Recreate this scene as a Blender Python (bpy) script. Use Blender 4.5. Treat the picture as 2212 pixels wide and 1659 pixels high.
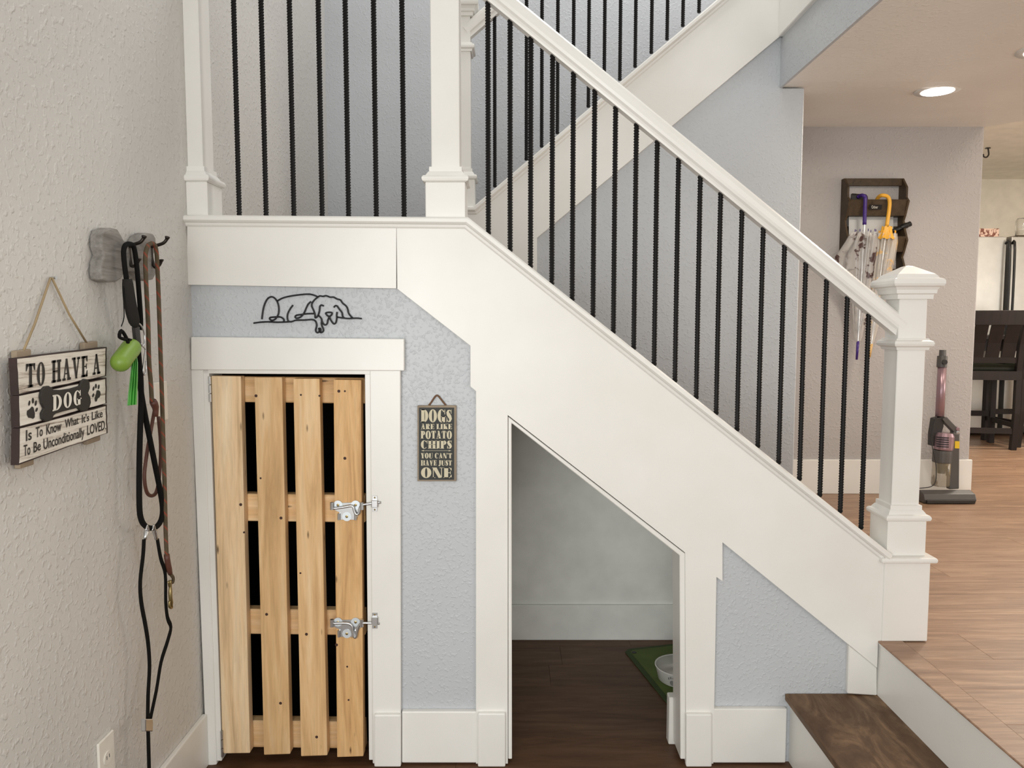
import bpy, bmesh, math, random
from mathutils import Vector, Matrix
random.seed(7)
for o in list(bpy.data.objects): bpy.data.objects.remove(o, do_unlink=True)
SC = bpy.context.scene
COL = SC.collection

# ------------------------------------------------------------------ camera, world, lights, exposure
H, F, PITCH = 1.42, 1661.0, math.radians(4.47)
W_, H_ = 2212.0, 1659.0
cam = bpy.data.cameras.new('camera'); camo = bpy.data.objects.new('camera', cam); COL.objects.link(camo)
cam.sensor_fit = 'HORIZONTAL'; cam.sensor_width = 36.0; cam.lens = F / W_ * 36.0
cam.clip_start = 0.05; cam.clip_end = 60
camo.location = (0, 0, H); camo.rotation_euler = (math.pi/2 - PITCH, 0, 0)
SC.camera = camo
SC.view_settings.view_transform = 'Standard'; SC.view_settings.look = 'None'
SC.view_settings.gamma = 1.0; SC.view_settings.use_curve_mapping = False
SC.view_settings.exposure = -0.18

wd = bpy.data.worlds.new('World'); SC.world = wd; wd.use_nodes = True
bg = wd.node_tree.nodes['Background']
bg.inputs[0].default_value = (1.0, 0.975, 0.925, 1); bg.inputs[1].default_value = 0.74

def area(name, loc, target, size, power, color, sy=None, spread=None):
    l = bpy.data.lights.new(name, 'AREA'); l.energy = power; l.color = color; l.size = size
    if sy: l.shape = 'RECTANGLE'; l.size_y = sy
    if spread: l.spread = spread
    o = bpy.data.objects.new(name, l); COL.objects.link(o); o.location = loc
    o.rotation_euler = (Vector(target) - Vector(loc)).to_track_quat('-Z', 'Y').to_euler()
    return o
area('window_daylight', (-0.85, -1.45, 1.3), (-0.4, 2.4, 0.9), 1.8, 80, (0.98, 0.985, 0.965), 1.6)
area('left_wall_fill', (1.9, -2.0, 1.7), (-1.0, 2.0, 0.7), 1.8, 28, (1.0, 0.97, 0.93), 1.6)  # added fill that brightens the left wall, no known window there
area('ceiling_fill', (5.95, 3.1, 1.6), (2.0, 3.7, 2.4), 1.6, 52, (1.0, 0.96, 0.90), 1.3)  # added unseen fill aimed up to brighten the hall and kitchen ceilings
area('stairwell_daylight', (0.8, 3.2, 4.6), (0.6, 3.6, 1.5), 1.6, 38, (1.0, 0.98, 0.97), 1.2)
HALL_LAMPS = [(1.865, 3.46, 9), (1.97, 2.93, 9), (3.45, 3.0, 14), (3.9, 5.3, 60)]

def ray(px, py):
    a, b = (px - W_/2)/F, (H_/2 - py)/F
    s, c = math.sin(PITCH), math.cos(PITCH)
    return Vector((a, c + b*s, -s + b*c))
CAM = Vector((0, 0, H))
def WY(px, py, Y): d = ray(px, py); return CAM + d*(Y/d.y)
def WX(px, py, X): d = ray(px, py); return CAM + d*(X/d.x)
def WZ(px, py, Z): d = ray(px, py); return CAM + d*((Z-H)/d.z)

# ------------------------------------------------------------------ materials
MATS = {}
class N:
    def __init__(s, name):
        s.m = bpy.data.materials.new(name); s.m.use_nodes = True; s.t = s.m.node_tree
        s.b = s.t.nodes['Principled BSDF']
    def n(s, typ, **kw):
        x = s.t.nodes.new(typ)
        for k, v in kw.items():
            if k in ('operation', 'blend_type', 'data_type', 'bands_direction', 'wave_type', 'feature', 'distance'): setattr(x, k, v)
            else: x.inputs[k.replace('_', ' ')].default_value = v
        return x
    def l(s, a, b): s.t.links.new(a, b)
    def ramp(s, src, stops):
        r = s.t.nodes.new('ShaderNodeValToRGB'); e = r.color_ramp.elements
        while len(e) < len(stops): e.new(0.5)
        for i, (p, c) in enumerate(stops):
            e[i].position = p; e[i].color = (c, c, c, 1) if isinstance(c, (int, float)) else (*c, 1)
        s.l(src, r.inputs[0]); return r.outputs[0]
    def coords(s, scale=(1, 1, 1), rnd=True):
        tc = s.t.nodes.new('ShaderNodeTexCoord'); mp = s.t.nodes.new('ShaderNodeMapping')
        mp.inputs['Scale'].default_value = scale
        if rnd:
            oi = s.t.nodes.new('ShaderNodeObjectInfo'); mu = s.n('ShaderNodeVectorMath', operation='SCALE')
            cx = s.t.nodes.new('ShaderNodeCombineXYZ')
            for i in range(3): s.l(oi.outputs['Random'], cx.inputs[i])
            s.l(cx.outputs[0], mu.inputs[0]); mu.inputs['Scale'].default_value = 37.0
            ad = s.n('ShaderNodeVectorMath', operation='ADD'); s.l(tc.outputs['Object'], ad.inputs[0]); s.l(mu.outputs[0], ad.inputs[1])
            s.l(ad.outputs[0], mp.inputs[0])
        else: s.l(tc.outputs['Object'], mp.inputs[0])
        return mp.outputs[0]
    def noise(s, vec, scale, detail=3, rough=0.5, dist=0.0):
        x = s.n('ShaderNodeTexNoise', Scale=scale, Detail=detail, Roughness=rough, Distortion=dist)
        s.l(vec, x.inputs['Vector']); return x.outputs[0]
    def bump(s, h, strength, distance, prev=None):
        b = s.n('ShaderNodeBump', Strength=strength, Distance=distance); s.l(h, b.inputs['Height'])
        if prev: s.l(prev, b.inputs['Normal'])
        s.l(b.outputs[0], s.b.inputs['Normal']); return b.outputs[0]
    def mix(s, f, a, b, bt='MIX'):
        m = s.n('ShaderNodeMix', data_type='RGBA', blend_type=bt)
        for v, i in ((f, 0), (a, 6), (b, 7)):
            if isinstance(v, (int, float)): m.inputs[i].default_value = v
            elif isinstance(v, tuple): m.inputs[i].default_value = (*v, 1)
            else: s.l(v, m.inputs[i])
        return m.outputs[2]
    def base(s, c, rough=0.5, metal=0.0, spec=0.5):
        if isinstance(c, tuple): s.b.inputs['Base Color'].default_value = (*c, 1)
        else: s.l(c, s.b.inputs['Base Color'])
        s.b.inputs['Roughness'].default_value = rough; s.b.inputs['Metallic'].default_value = metal
        s.b.inputs['Specular IOR Level'].default_value = spec
        return s.m
def plain(name, c, rough=0.5, metal=0.0, spec=0.5, var=0.06):
    if name in MATS: return MATS[name]
    x = N(name); v = x.noise(x.coords(), 9.0, 4)
    lo, hi = tuple(k*(1-var) for k in c), tuple(min(1, k*(1+var)) for k in c)
    MATS[name] = x.base(x.ramp(v, [(0.3, lo), (0.7, hi)]), rough, metal, spec); return MATS[name]
def wallmat(name, c, scale=70, strength=0.6, rough=0.42, dist=0.0022):
    x = N(name); co = x.coords(rnd=False)
    h1 = x.ramp(x.noise(co, scale, 2, 0.5, 0.25), [(0.52, 0.0), (0.70, 1.0)])
    h2 = x.noise(co, scale*3.2, 3, 0.6)
    b = x.bump(h2, strength*0.35, dist*0.6); x.bump(h1, strength, dist, b)
    v = x.noise(co, 2.3, 3)
    return x.base(x.ramp(v, [(0.3, tuple(k*0.97 for k in c)), (0.7, tuple(k*1.03 for k in c))]), rough)
def woodmat(name, dark, mid, light, grain=(1, 1, 1), scale=6.0, rough=0.55, knots=True, var=0.25, bumpd=0.0006, streak=0.72, spec=0.5):
    """grain: mapping scale, small along the board"""
    x = N(name); co = x.coords(grain)
    n1 = x.noise(co, scale, 5, 0.6, 1.2); n2 = x.noise(co, scale*5.0, 4, 0.65, 0.4)
    c = x.ramp(n1, [(0.25, dark), (0.48, mid), (0.75, light)])
    c2 = x.ramp(n2, [(0.35, streak), (0.6, 1.0)])
    c = x.mix(0.75, c, c2, 'MULTIPLY')
    oi = x.t.nodes.new('ShaderNodeObjectInfo')
    c = x.mix(var, c, x.ramp(oi.outputs['Random'], [(0.0, tuple(k*0.55 for k in mid)), (0.5, mid), (1.0, tuple(min(1, k*1.35) for k in mid))]))
    if knots:
        k = x.n('ShaderNodeTexVoronoi', Scale=1.0); x.l(x.coords(tuple(max(3.2, 7.5*(g**0.5)) for g in grain)), k.inputs['Vector'])
        kk = x.ramp(k.outputs['Distance'], [(0.03, 1.0), (0.10, 0.0)])
        c = x.mix(kk, c, tuple(q*0.28 for q in dark))
    x.bump(n2, 0.5, bumpd)
    return x.base(c, rough, 0.0, spec)

M = {}
M['wall'] = wallmat('wall_paint', (0.53, 0.555, 0.58), 95, 0.5)
M['wall_far'] = wallmat('wall_paint_far_warm_lit', (0.47, 0.445, 0.435))  # same wall paint, warm hall light tinted into its colour
M['wall_left'] = wallmat('wall_paint_left_warm_lit', (0.63, 0.615, 0.585), 62, 0.6)  # same wall paint with the warmer light on this side in its colour
M['ceiling'] = wallmat('ceiling_paint', (0.90, 0.875, 0.82), 55, 0.35)
M['kitchen'] = plain('kitchen_paint', (0.92, 0.87, 0.76), 0.6)
M['niche'] = plain('niche_paint', (0.86, 0.87, 0.83), 0.5)
x = N('white_trim'); co = x.coords()
x.bump(x.noise(co, 40, 3), 0.08, 0.001)
M['trim'] = x.base(x.ramp(x.noise(co, 3.5, 4), [(0.3, (0.80, 0.785, 0.74)), (0.7, (0.86, 0.85, 0.815))]), 0.32)
M['den'] = plain('den_painted_shade', (0.012, 0.010, 0.009), 0.9, spec=0.1)  # darkness inside the den carried by the colour
M['pallet'] = woodmat('pallet_wood', (0.42, 0.22, 0.08), (0.78, 0.50, 0.24), (0.92, 0.70, 0.44), (8, 8, 0.6), 2.6, 0.6, True, 0.28, streak=0.8)
M['pallet_dark'] = woodmat('pallet_wood_dark', (0.36, 0.17, 0.055), (0.73, 0.44, 0.19), (0.86, 0.60, 0.32), (8, 8, 0.7), 2.4, 0.6, True, 0.1, streak=0.78)
M['pallet_pale'] = woodmat('pallet_wood_pale', (0.40, 0.24, 0.11), (0.82, 0.58, 0.34), (0.92, 0.75, 0.53), (7, 7, 0.45), 3.0, 0.65, True, 0.1, streak=0.78)
M['pallet_rail'] = woodmat('pallet_rail_wood', (0.42, 0.22, 0.08), (0.78, 0.50, 0.24), (0.92, 0.70, 0.44), (0.6, 8, 8), 2.6, 0.6, True, 0.25, streak=0.8)
M['floor_low'] = woodmat('floor_wood_dim_lit', (0.06, 0.028, 0.014), (0.11, 0.055, 0.028), (0.165, 0.09, 0.05), (0.7, 5, 5), 3.0, 0.45, False, 0.15, 0.0003, spec=0.2)  # darker copy of the hall laminate, dim light put into the colour
M['floor_hall'] = woodmat('floor_wood_bright_lit', (0.22, 0.122, 0.074), (0.34, 0.205, 0.13), (0.52, 0.34, 0.22), (0.5, 6.5, 5), 3.4, 0.42, False, 0.10, 0.0003, 0.66)  # brighter copy of the lower laminate, hall light and glare in its colour
M['tread'] = woodmat('tread_wood', (0.07, 0.036, 0.017), (0.135, 0.075, 0.038), (0.36, 0.225, 0.125), (2.6, 0.9, 3), 4.5, 0.5, False, 0.1, 0.0004, spec=0.25)
M['iron'] = plain('black_iron', (0.005, 0.0045, 0.0045), 0.45, 0.0, 0.25)
M['wire'] = plain('black_wire', (0.008, 0.008, 0.010), 0.4, 0.3)
M['darkiron'] = plain('dark_bronze', (0.05, 0.042, 0.036), 0.35, 0.85)
M['steel'] = plain('zinc_steel', (0.62, 0.63, 0.64), 0.28, 0.95)
M['washer'] = plain('zinc_washer', (0.70, 0.76, 0.80), 0.42, 0.55)
M['brass'] = plain('worn_brass', (0.36, 0.28, 0.13), 0.32, 0.9)
M['greywood'] = woodmat('grey_weathered_wood', (0.13, 0.115, 0.10), (0.27, 0.255, 0.235), (0.40, 0.38, 0.35), (6, 0.8, 6), 4.0, 0.7, False, 0.0)
M['black_nylon'] = plain('black_nylon', (0.006, 0.0055, 0.005), 0.8, 0.0, 0.15)
M['foam'] = plain('dark_foam', (0.022, 0.020, 0.018), 0.85, 0.0, 0.2)
M['leather'] = plain('brown_leather', (0.10, 0.035, 0.022), 0.5)
M['green'] = plain('green_plastic', (0.20, 0.33, 0.045), 0.4)
M['greenbag'] = plain('green_bag_film', (0.16, 0.56, 0.13), 0.35, var=0.35)
M['twine'] = plain('jute_twine', (0.36, 0.27, 0.155), 0.9, var=0.2)
M['rope_brown'] = plain('brown_rope', (0.16, 0.085, 0.045), 0.85)
M['sign_dark'] = plain('sign_dark_edge', (0.035, 0.018, 0.015), 0.7, var=0.3)
M['ink'] = plain('dark_ink', (0.022, 0.018, 0.014), 0.7)
M['paintwhite'] = plain('white_lettering', (0.80, 0.77, 0.69), 0.6)
M['cream'] = plain('cream_lettering', (0.62, 0.56, 0.40), 0.6)
M['board_black'] = plain('blackboard', (0.022, 0.024, 0.022), 0.6)
M['board_edge'] = plain('tan_edge', (0.30, 0.235, 0.165), 0.65, var=0.2)
M['plastic_white'] = plain('white_plastic', (0.80, 0.77, 0.70), 0.35)
M['slot'] = plain('slot_dark', (0.02, 0.02, 0.02), 0.6)
M['rackwood'] = woodmat('dark_rack_wood', (0.028, 0.016, 0.007), (0.06, 0.037, 0.016), (0.09, 0.056, 0.026), (4, 4, 4), 5.0, 0.55, False, 0.1)
M['purple'] = plain('purple_plastic', (0.055, 0.02, 0.20), 0.3)
M['yellow'] = plain('yellow_plastic', (0.90, 0.47, 0.05), 0.35)
M['tan'] = plain('tan_plastic', (0.72, 0.45, 0.17), 0.4)
M['paper'] = plain('paper', (0.62, 0.62, 0.60), 0.8)
M['blackplastic'] = plain('black_plastic', (0.012, 0.011, 0.011), 0.4)
M['orange'] = plain('orange_plastic', (0.55, 0.13, 0.02), 0.5)
M['mauve'] = plain('mauve_metal', (0.36, 0.24, 0.27), 0.3, 0.5)
M['vacgrey'] = plain('vacuum_grey', (0.085, 0.079, 0.075), 0.45)
M['vacdark'] = plain('vacuum_dark', (0.028, 0.025, 0.024), 0.4)
M['sticker'] = plain('yellow_sticker', (0.75, 0.50, 0.02), 0.6)
M['chair'] = woodmat('dark_chair_wood', (0.005, 0.002, 0.0015), (0.010, 0.004, 0.003), (0.016, 0.006, 0.005), (4, 4, 0.6), 5.0, 0.6, False, 0.0)
M['seat'] = plain('olive_black_seat', (0.014, 0.016, 0.008), 0.5, 0.0, 0.3)
M['stainless'] = plain('stainless', (0.52, 0.51, 0.48), 0.38, 0.7)
M['matgreen'] = plain('green_mat_rubber', (0.085, 0.125, 0.022), 0.8, var=0.15)
M['matedge'] = plain('dark_green_edge', (0.035, 0.06, 0.012), 0.8)
M['enamel'] = plain('white_enamel', (0.78, 0.77, 0.74), 0.3)
M['pawgrey'] = plain('grey_print', (0.25, 0.25, 0.24), 0.6)
M['tissue'] = None
M['knot'] = plain('dark_knot', (0.05, 0.018, 0.012), 0.7)

def emitter(name, col, s):
    m = bpy.data.materials.new(name); m.use_nodes = True; nt = m.node_tree; nt.nodes.clear()
    e = nt.nodes.new('ShaderNodeEmission'); e.inputs[0].default_value = (*col, 1); e.inputs[1].default_value = s
    o = nt.nodes.new('ShaderNodeOutputMaterial'); nt.links.new(e.outputs[0], o.inputs[0]); return m
M['lamp'] = emitter('lamp_glow', (1.0, 0.94, 0.85), 14)

# weathered white sign paint
x = N('weathered_white_paint'); co = x.coords((3, 1.2, 22))
m1 = x.noise(co, 4.0, 5, 0.7, 0.4)
c = x.ramp(m1, [(0.30, (0.07, 0.035, 0.025)), (0.37, (0.33, 0.27, 0.22)), (0.45, (0.66, 0.61, 0.53)), (0.62, (0.78, 0.74, 0.67))])
M['signwhite'] = x.base(c, 0.7)
# rope: olive with red flecks
x = N('striped_rope'); co = x.coords((1, 1, 1), False)
wv = x.n('ShaderNodeTexWave', Scale=17.0, Distortion=1.2, bands_direction='DIAGONAL'); x.l(co, wv.inputs['Vector'])
c = x.ramp(wv.outputs[0], [(0.0, (0.085, 0.062, 0.032)), (0.90, (0.10, 0.07, 0.038)), (0.96, (0.24, 0.055, 0.03))])
x.bump(x.noise(co, 500, 2), 0.4, 0.001)
M['rope'] = x.base(c, 0.85)
# clear plastic canopies with print
def film(name, tint, print_c, sc, thr):
    x = N(name); co = x.coords()
    v = x.ramp(x.noise(co, sc, 3, 0.6), [(thr, 0.0), (thr+0.05, 1.0)])
    x.base(x.mix(v, tint, print_c), 0.2)
    a = x.n('ShaderNodeMath', operation='MULTIPLY_ADD'); x.l(v, a.inputs[0]); a.inputs[1].default_value = 0.45; a.inputs[2].default_value = 0.38
    x.l(a.outputs[0], x.b.inputs['Alpha']); return x.m
M['film_brown'] = film('clear_film_brown_print', (0.70, 0.67, 0.64), (0.07, 0.028, 0.022), 15, 0.535)
M['film_yellow'] = film('clear_film_cream_print', (0.80, 0.74, 0.66), (0.72, 0.47, 0.20), 16, 0.58)
M['cup'] = film('smoky_dust_cup', (0.40, 0.33, 0.22), (0.25, 0.19, 0.12), 8, 0.55)
x = N('printed_box'); v = x.ramp(x.noise(x.coords(), 28, 2), [(0.52, 0.0), (0.56, 1.0)])
M['tissue'] = x.base(x.mix(v, (0.72, 0.52, 0.42), (0.20, 0.07, 0.045)), 0.6)

# ------------------------------------------------------------------ mesh helpers
ORG = {}
class MB:
    def __init__(s): s.bm = bmesh.new()
    def box(s, x0, y0, z0, x1, y1, z1):
        v = [s.bm.verts.new(p) for p in ((x0,y0,z0),(x1,y0,z0),(x1,y1,z0),(x0,y1,z0),(x0,y0,z1),(x1,y0,z1),(x1,y1,z1),(x0,y1,z1))]
        for f in ((3,2,1,0),(4,5,6,7),(0,1,5,4),(1,2,6,5),(2,3,7,6),(3,0,4,7)): s.bm.faces.new([v[i] for i in f])
        return s
    def prism(s, pts, off):
        """planar polygon of 3-D points (may be concave) extruded by off"""
        off = Vector(off); a = [s.bm.verts.new(p) for p in pts]; b = [s.bm.verts.new(Vector(p)+off) for p in pts]
        n = len(pts); s.bm.faces.new(a[::-1]); s.bm.faces.new(b)
        for i in range(n): s.bm.faces.new((a[i], a[(i+1) % n], b[(i+1) % n], b[i]))
        return s
    def face(s, pts): s.bm.faces.new([s.bm.verts.new(p) for p in pts]); return s
    def loft(s, rings, caps=True, closed=True):
        R = [[s.bm.verts.new(p) for p in r] for r in rings]; n = len(R[0])
        for i in range(len(R)-1):
            for j in range(n if closed else n-1):
                s.bm.faces.new((R[i][j], R[i][(j+1) % n], R[i+1][(j+1) % n], R[i+1][j]))
        if caps: s.bm.faces.new(R[0][::-1]); s.bm.faces.new(R[-1])
        return s
    def tube(s, pts, r, n=8, flat=None, ref=None):
        pts = [Vector(p) for p in pts]; m = len(pts); rings = []
        rr = r if isinstance(r, (list, tuple)) else [r]*m
        u = None
        for i, p in enumerate(pts):
            t = (pts[min(i+1, m-1)] - pts[max(i-1, 0)]).normalized()
            if u is None:
                u = Vector(ref) if ref else (Vector((0, 0, 1)) if abs(t.z) < 0.9 else Vector((1, 0, 0)))
            if ref and flat: u = Vector(ref)
            u = (u - t*u.dot(t))
            if u.length < 1e-6: u = t.orthogonal()
            u.normalize(); w = t.cross(u)
            k = flat or 1.0
            rings.append([p + u*(math.cos(2*math.pi*j/n)*rr[i]) + w*(math.sin(2*math.pi*j/n)*rr[i]*k) for j in range(n)])
        return s.loft(rings)
    def lathe(s, prof, c, axis=(0, 0, 1), n=20):
        ax = Vector(axis).normalized(); u = ax.orthogonal().normalized(); w = ax.cross(u); c = Vector(c)
        return s.loft([[c + ax*h + (u*math.cos(2*math.pi*j/n) + w*math.sin(2*math.pi*j/n))*max(r, 1e-4) for j in range(n)] for r, h in prof])
    def sqstack(s, prof, cx, cy, clip=None):
        rings = []
        for h, z in prof:
            x0 = cx-h if clip is None else max(cx-h, clip)
            rings.append([(x0, cy-h, z), (cx+h, cy-h, z), (cx+h, cy+h, z), (x0, cy+h, z)])
        return s.loft(rings)
    def sweep(s, path, prof):
        """path: (x,z) list; prof: (n, y) list, n across the path upwards"""
        P = [Vector((p[0], p[1])) for p in path]; rings = []
        for i, p in enumerate(P):
            d0 = (P[i]-P[i-1]).normalized() if i else (P[1]-P[0]).normalized()
            d1 = (P[i+1]-P[i]).normalized() if i < len(P)-1 else d0
            n0, n1 = Vector((-d0.y, d0.x)), Vector((-d1.y, d1.x))
            if i == 0 : m = n1; k = 1
            elif i == len(P)-1: m = n0; k = 1
            else: m = (n0+n1).normalized(); k = 1/max(0.3, m.dot(n0))
            rings.append([(p.x+m.x*a*k, y, p.y+m.y*a*k) for a, y in prof])
        return s.loft(rings)
    def build(s, name, mat, parent=None, bevel=0, smooth=False, segs=1, kind=None, label=None):
        bm = s.bm
        bmesh.ops.recalc_face_normals(bm, faces=bm.faces)
        if bevel:
            ed = [e for e in bm.edges if len(e.link_faces) == 2 and e.calc_face_angle(0) > 0.5]
            if ed: bmesh.ops.bevel(bm, geom=ed, offset=bevel, segments=segs, affect='EDGES', profile=0.6, clamp_overlap=True)
        vs = [v.co for v in bm.verts]
        o = Vector([(min(v[i] for v in vs)+max(v[i] for v in vs))/2 for i in range(3)])
        for v in bm.verts: v.co = v.co - o
        me = bpy.data.meshes.new(name); bm.to_mesh(me); bm.free()
        if smooth:
            for p in me.polygons: p.use_smooth = True
        me.materials.append(mat)
        ob = bpy.data.objects.new(name, me); COL.objects.link(ob)
        place(ob, o, parent)
        if kind: ob['kind'] = kind
        if label: ob['label'] = label
        return ob
def place(ob, o, parent=None):
    ORG[ob.name] = Vector(o)
    if parent: ob.parent = parent; ob.location = Vector(o) - ORG[parent.name]
    else: ob.location = o
def thing(name, label, cat, loc, group=None):
    o = bpy.data.objects.new(name, None); COL.objects.link(o); o.empty_display_size = 0.05
    place(o, loc); return tag(o, label, cat, group)
def tag(o, label, cat, group=None):
    o['label'] = label; o['category'] = cat
    if group: o['group'] = group
    return o
def clone(src, o, parent, scale=None):
    c = src.copy(); COL.objects.link(c); place(c, o, parent)
    if scale: c.scale = scale
    return c
def xz(v): return (v.x, v.z)
def plateY(pix, Y, th):           # polygon seen on the plane y=Y, extruded away from the room
    return MB().prism([WY(a, b, Y) for a, b in pix], (0, th, 0))
def smoothpath(pts, k=4):
    out = []; P = [Vector(p) for p in pts]
    for i in range(len(P)-1):
        p0, p1, p2, p3 = P[max(i-1, 0)], P[i], P[i+1], P[min(i+2, len(P)-1)]
        for j in range(k):
            t = j/k
            out.append(0.5*((2*p1)+(p2-p0)*t+(2*p0-5*p1+4*p2-p3)*t*t+(3*p1-p0-3*p2+p3)*t**3))
    out.append(P[-1]); return out
S = 'structure'
def st(mb, name, mat, parent=None, **k): return mb.build(name, mat, parent, kind=S, **k)

# ------------------------------------------------------------------ key planes
WALL, TR = 2.40, 2.38
XL = -0.995
Y2F, Y2W = 3.37, 3.39
YB, YF = 4.22, 4.53
ZH = 0.41
XR2 = WY(1893, 1500, 2.39).x       # upper riser face

# ------------------------------------------------------------------ floors (planks are parts)
lowfl = st(MB().box(XL-0.1, -2.5, -0.12, 1.6, 4.3, -0.012), 'floor', M['floor_low'])
hallfl = st(MB().prism([(XR2+0.004, -1.0, ZH-0.16), (6.2, -1.0, ZH-0.16), (6.2, 7.75, ZH-0.16), (XR2+0.004, 7.75, ZH-0.16)], (0, 0, 0.148)), 'floor', M['floor_hall'])
PW = 0.19
def planks(parent, x0, x1, y0, y1, ztop, mat, seed):
    rnd = random.Random(seed); L = 1.22; meshes = {}
    y = y0; r = 0
    while y < y1-0.01:
        x = x0 - rnd.random()*L*0.9; 
        while x < x1:
            a, b = max(x, x0), min(x+L, x1)
            if b-a > 0.004:
                ln = round(b-a, 4)
                w = min(PW, y1-y)
                key = (ln, round(w, 3))
                if key not in meshes:
                    ob = MB().box(a+0.0003, y+0.0003, ztop-0.012, b-0.0003, y+w-0.0003, ztop).build('plank', mat, parent, bevel=0.0006)
                    meshes[key] = ob
                else:
                    clone(meshes[key], ((a+b)/2, y+w/2, ztop-0.006), parent)
            x += L
        y += PW; r += 1
planks(lowfl, XL, 1.30, 1.97, 3.38, 0.0, M['floor_low'], 3)
planks(hallfl, XR2+0.075, 5.0, 1.30, 7.7, ZH, M['floor_hall'], 5)

# ------------------------------------------------------------------ walls
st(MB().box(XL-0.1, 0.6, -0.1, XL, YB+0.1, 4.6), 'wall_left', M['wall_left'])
st(plateY([(395, 600), (862, 600), (1040, 742), (1040, 1652), (845, 1652), (845, 770), (395, 770)], WALL, 0.1), 'wall_front', M['wall'])
st(plateY([(1525, 1120), (1561, 1120), (1860, 1360), (1860, 1652), (1525, 1652)], WALL, 0.1), 'wall_front', M['wall'])
st(MB().box(XL-0.1, YB, 0.0, 1.25, YB+0.12, 4.6), 'wall_back', M['wall'])
st(MB().box(1.25, YB, 2.96, 3.2, YB+0.12, 4.6), 'wall_back', M['wall'])
# wall under the upper flight
xe = WY(1738, 190, Y2W).x; zc = WY(1690, 190, Y2W).z
pts = [WY(1100, 535, Y2W), WY(1690, 48, Y2W), WY(1690, 190, Y2W), Vector((xe, Y2W, zc)), Vector((xe, Y2W, 0.0)), Vector((-0.12, Y2W, 0)), Vector((-0.12, Y2W, 1.5))]
st(MB().prism(pts, (0, 0.12, 0)), 'wall_stair', M['wall'], bevel=0.004)
# far hall wall with its rounded end
XE = 2.722
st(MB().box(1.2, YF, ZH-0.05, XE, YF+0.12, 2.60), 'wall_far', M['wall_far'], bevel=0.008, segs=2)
# niche under the stairs
st(MB().box(-0.10, 2.50, 0.0, -0.022, Y2W, 1.50), 'wall_niche', M['niche'])
st(MB().box(1.14, 2.50, 0.0, 1.20, Y2W-0.012, ZH-0.01), 'wall_niche', M['niche'])
a, b = WY(1103, 868, TR), WY(1480, 1163, TR)
sl = (b.z-a.z)/(b.x-a.x)
zz = lambda X: a.z + sl*(X-a.x)
st(MB().prism([(-0.02, Y2W-0.012, 0), (1.14, Y2W-0.012, 0), (1.14, Y2W-0.012, zz(1.14)), (-0.02, Y2W-0.012, zz(-0.02))], (0, 0.010, 0)), 'wall_niche', M['niche'])
st(MB().prism([(-0.02, 2.5, zz(-0.02)), (1.14, 2.5, zz(1.14)), (1.14, 2.5, zz(1.14)+0.05), (-0.02, 2.5, zz(-0.02)+0.05)], (0, Y2W-2.512, 0)), 'ceiling', M['niche'])
# den behind the pallet gate: near-black panels put its deep shade into the colour
st(MB().box(XL+0.001, 3.2, 0.0, -0.11, 3.26, 1.60), 'wall_den_shade', M['den'])
st(MB().box(XL, 2.52, 0.0, XL+0.012, 3.2, 1.60), 'wall_den_shade', M['den'])
st(MB().box(-0.13, 2.52, 0.0, -0.105, 3.2, 1.60), 'wall_den_shade', M['den'])
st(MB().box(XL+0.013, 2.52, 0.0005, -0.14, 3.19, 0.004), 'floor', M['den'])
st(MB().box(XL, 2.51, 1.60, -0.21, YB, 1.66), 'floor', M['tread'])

# ------------------------------------------------------------------ ceilings, upper floor edge
XC = WY(1690, 190, Y2W).x
def zceil(Y):
    if Y <= 3.3: return zc
    t = min(1.0, (Y-3.3)/(YF-3.3)); return zc + (2.552-zc)*(t**1.25)
xb = lambda Y: XE + (YF-Y)*0.235
ys = [-0.8, 1.5, 3.3, 3.39, 3.55, 3.75, 4.0, 4.25, YF, YF+0.12]
m = MB(); top, bot = [], []
rings = []
for Y in ys:
    x0 = XC
    rings.append([(x0, Y, zceil(Y)), (xb(Y), Y, zceil(Y)), (xb(Y), Y, 2.95), (x0, Y, 2.95)])
m.loft(rings); st(m, 'ceiling', M['ceiling'])
# grey fascia and white edge board of the opening
st(MB().box(XC-0.012, -0.8, zc, XC, Y2W, zc+0.205), 'wall_opening', M['wall'])
st(MB().box(XC-0.030, -0.8, zc+0.205, XC, Y2W-0.02, zc+0.62), 'trim_1', M['trim'], bevel=0.003)
# kitchen shell
st(MB().box(1.5, 7.70, ZH-0.1, 6.2, 7.8, 3.0), 'wall_kitchen', M['kitchen'])
st(MB().box(6.1, -1.0, ZH-0.1, 6.2, 7.7, 3.0), 'wall_kitchen', M['kitchen'])
st(MB().box(2.73, 0.6, 2.84, 6.2, 7.8, 2.94), 'ceiling', M['kitchen'])

# ------------------------------------------------------------------ stringers, casings, baseboards
st(plateY([(404, 486), (856, 490), (856, 623), (404, 615)], TR, 0.12), 'trim_2', M['trim'], bevel=0.0005)
pix = [(856.4, 490), (1007, 492), (1912, 1212), (1909, 1389), (1897, 1389), (1895, 1443), (1561, 1172), (1561, 1256), (1548, 1247), (1541, 1650),
       (1482, 1650), (1480, 1194), (1097, 897), (1097, 1650), (1028, 1650), (1028, 845), (1016, 835), (1016, 747), (858, 624)]
st(plateY(pix, TR, 0.12), 'trim_3', M['trim'], bevel=0.0008)
# niche liner
LN = TR+0.004
st(plateY([(1098, 900), (1480, 1196), (1481, 1640), (1470, 1640), (1468, 1200), (1105, 914), (1106, 1640), (1098, 1640)], LN, 0.113), 'trim_4', M['trim'], bevel=0.002)
# short casing piece over the step
st(plateY([(1834, 1394), (1895, 1443), (1895, 1503), (1831, 1499)], TR+0.002, 0.02), 'trim_5', M['trim'], bevel=0.003)
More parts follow.
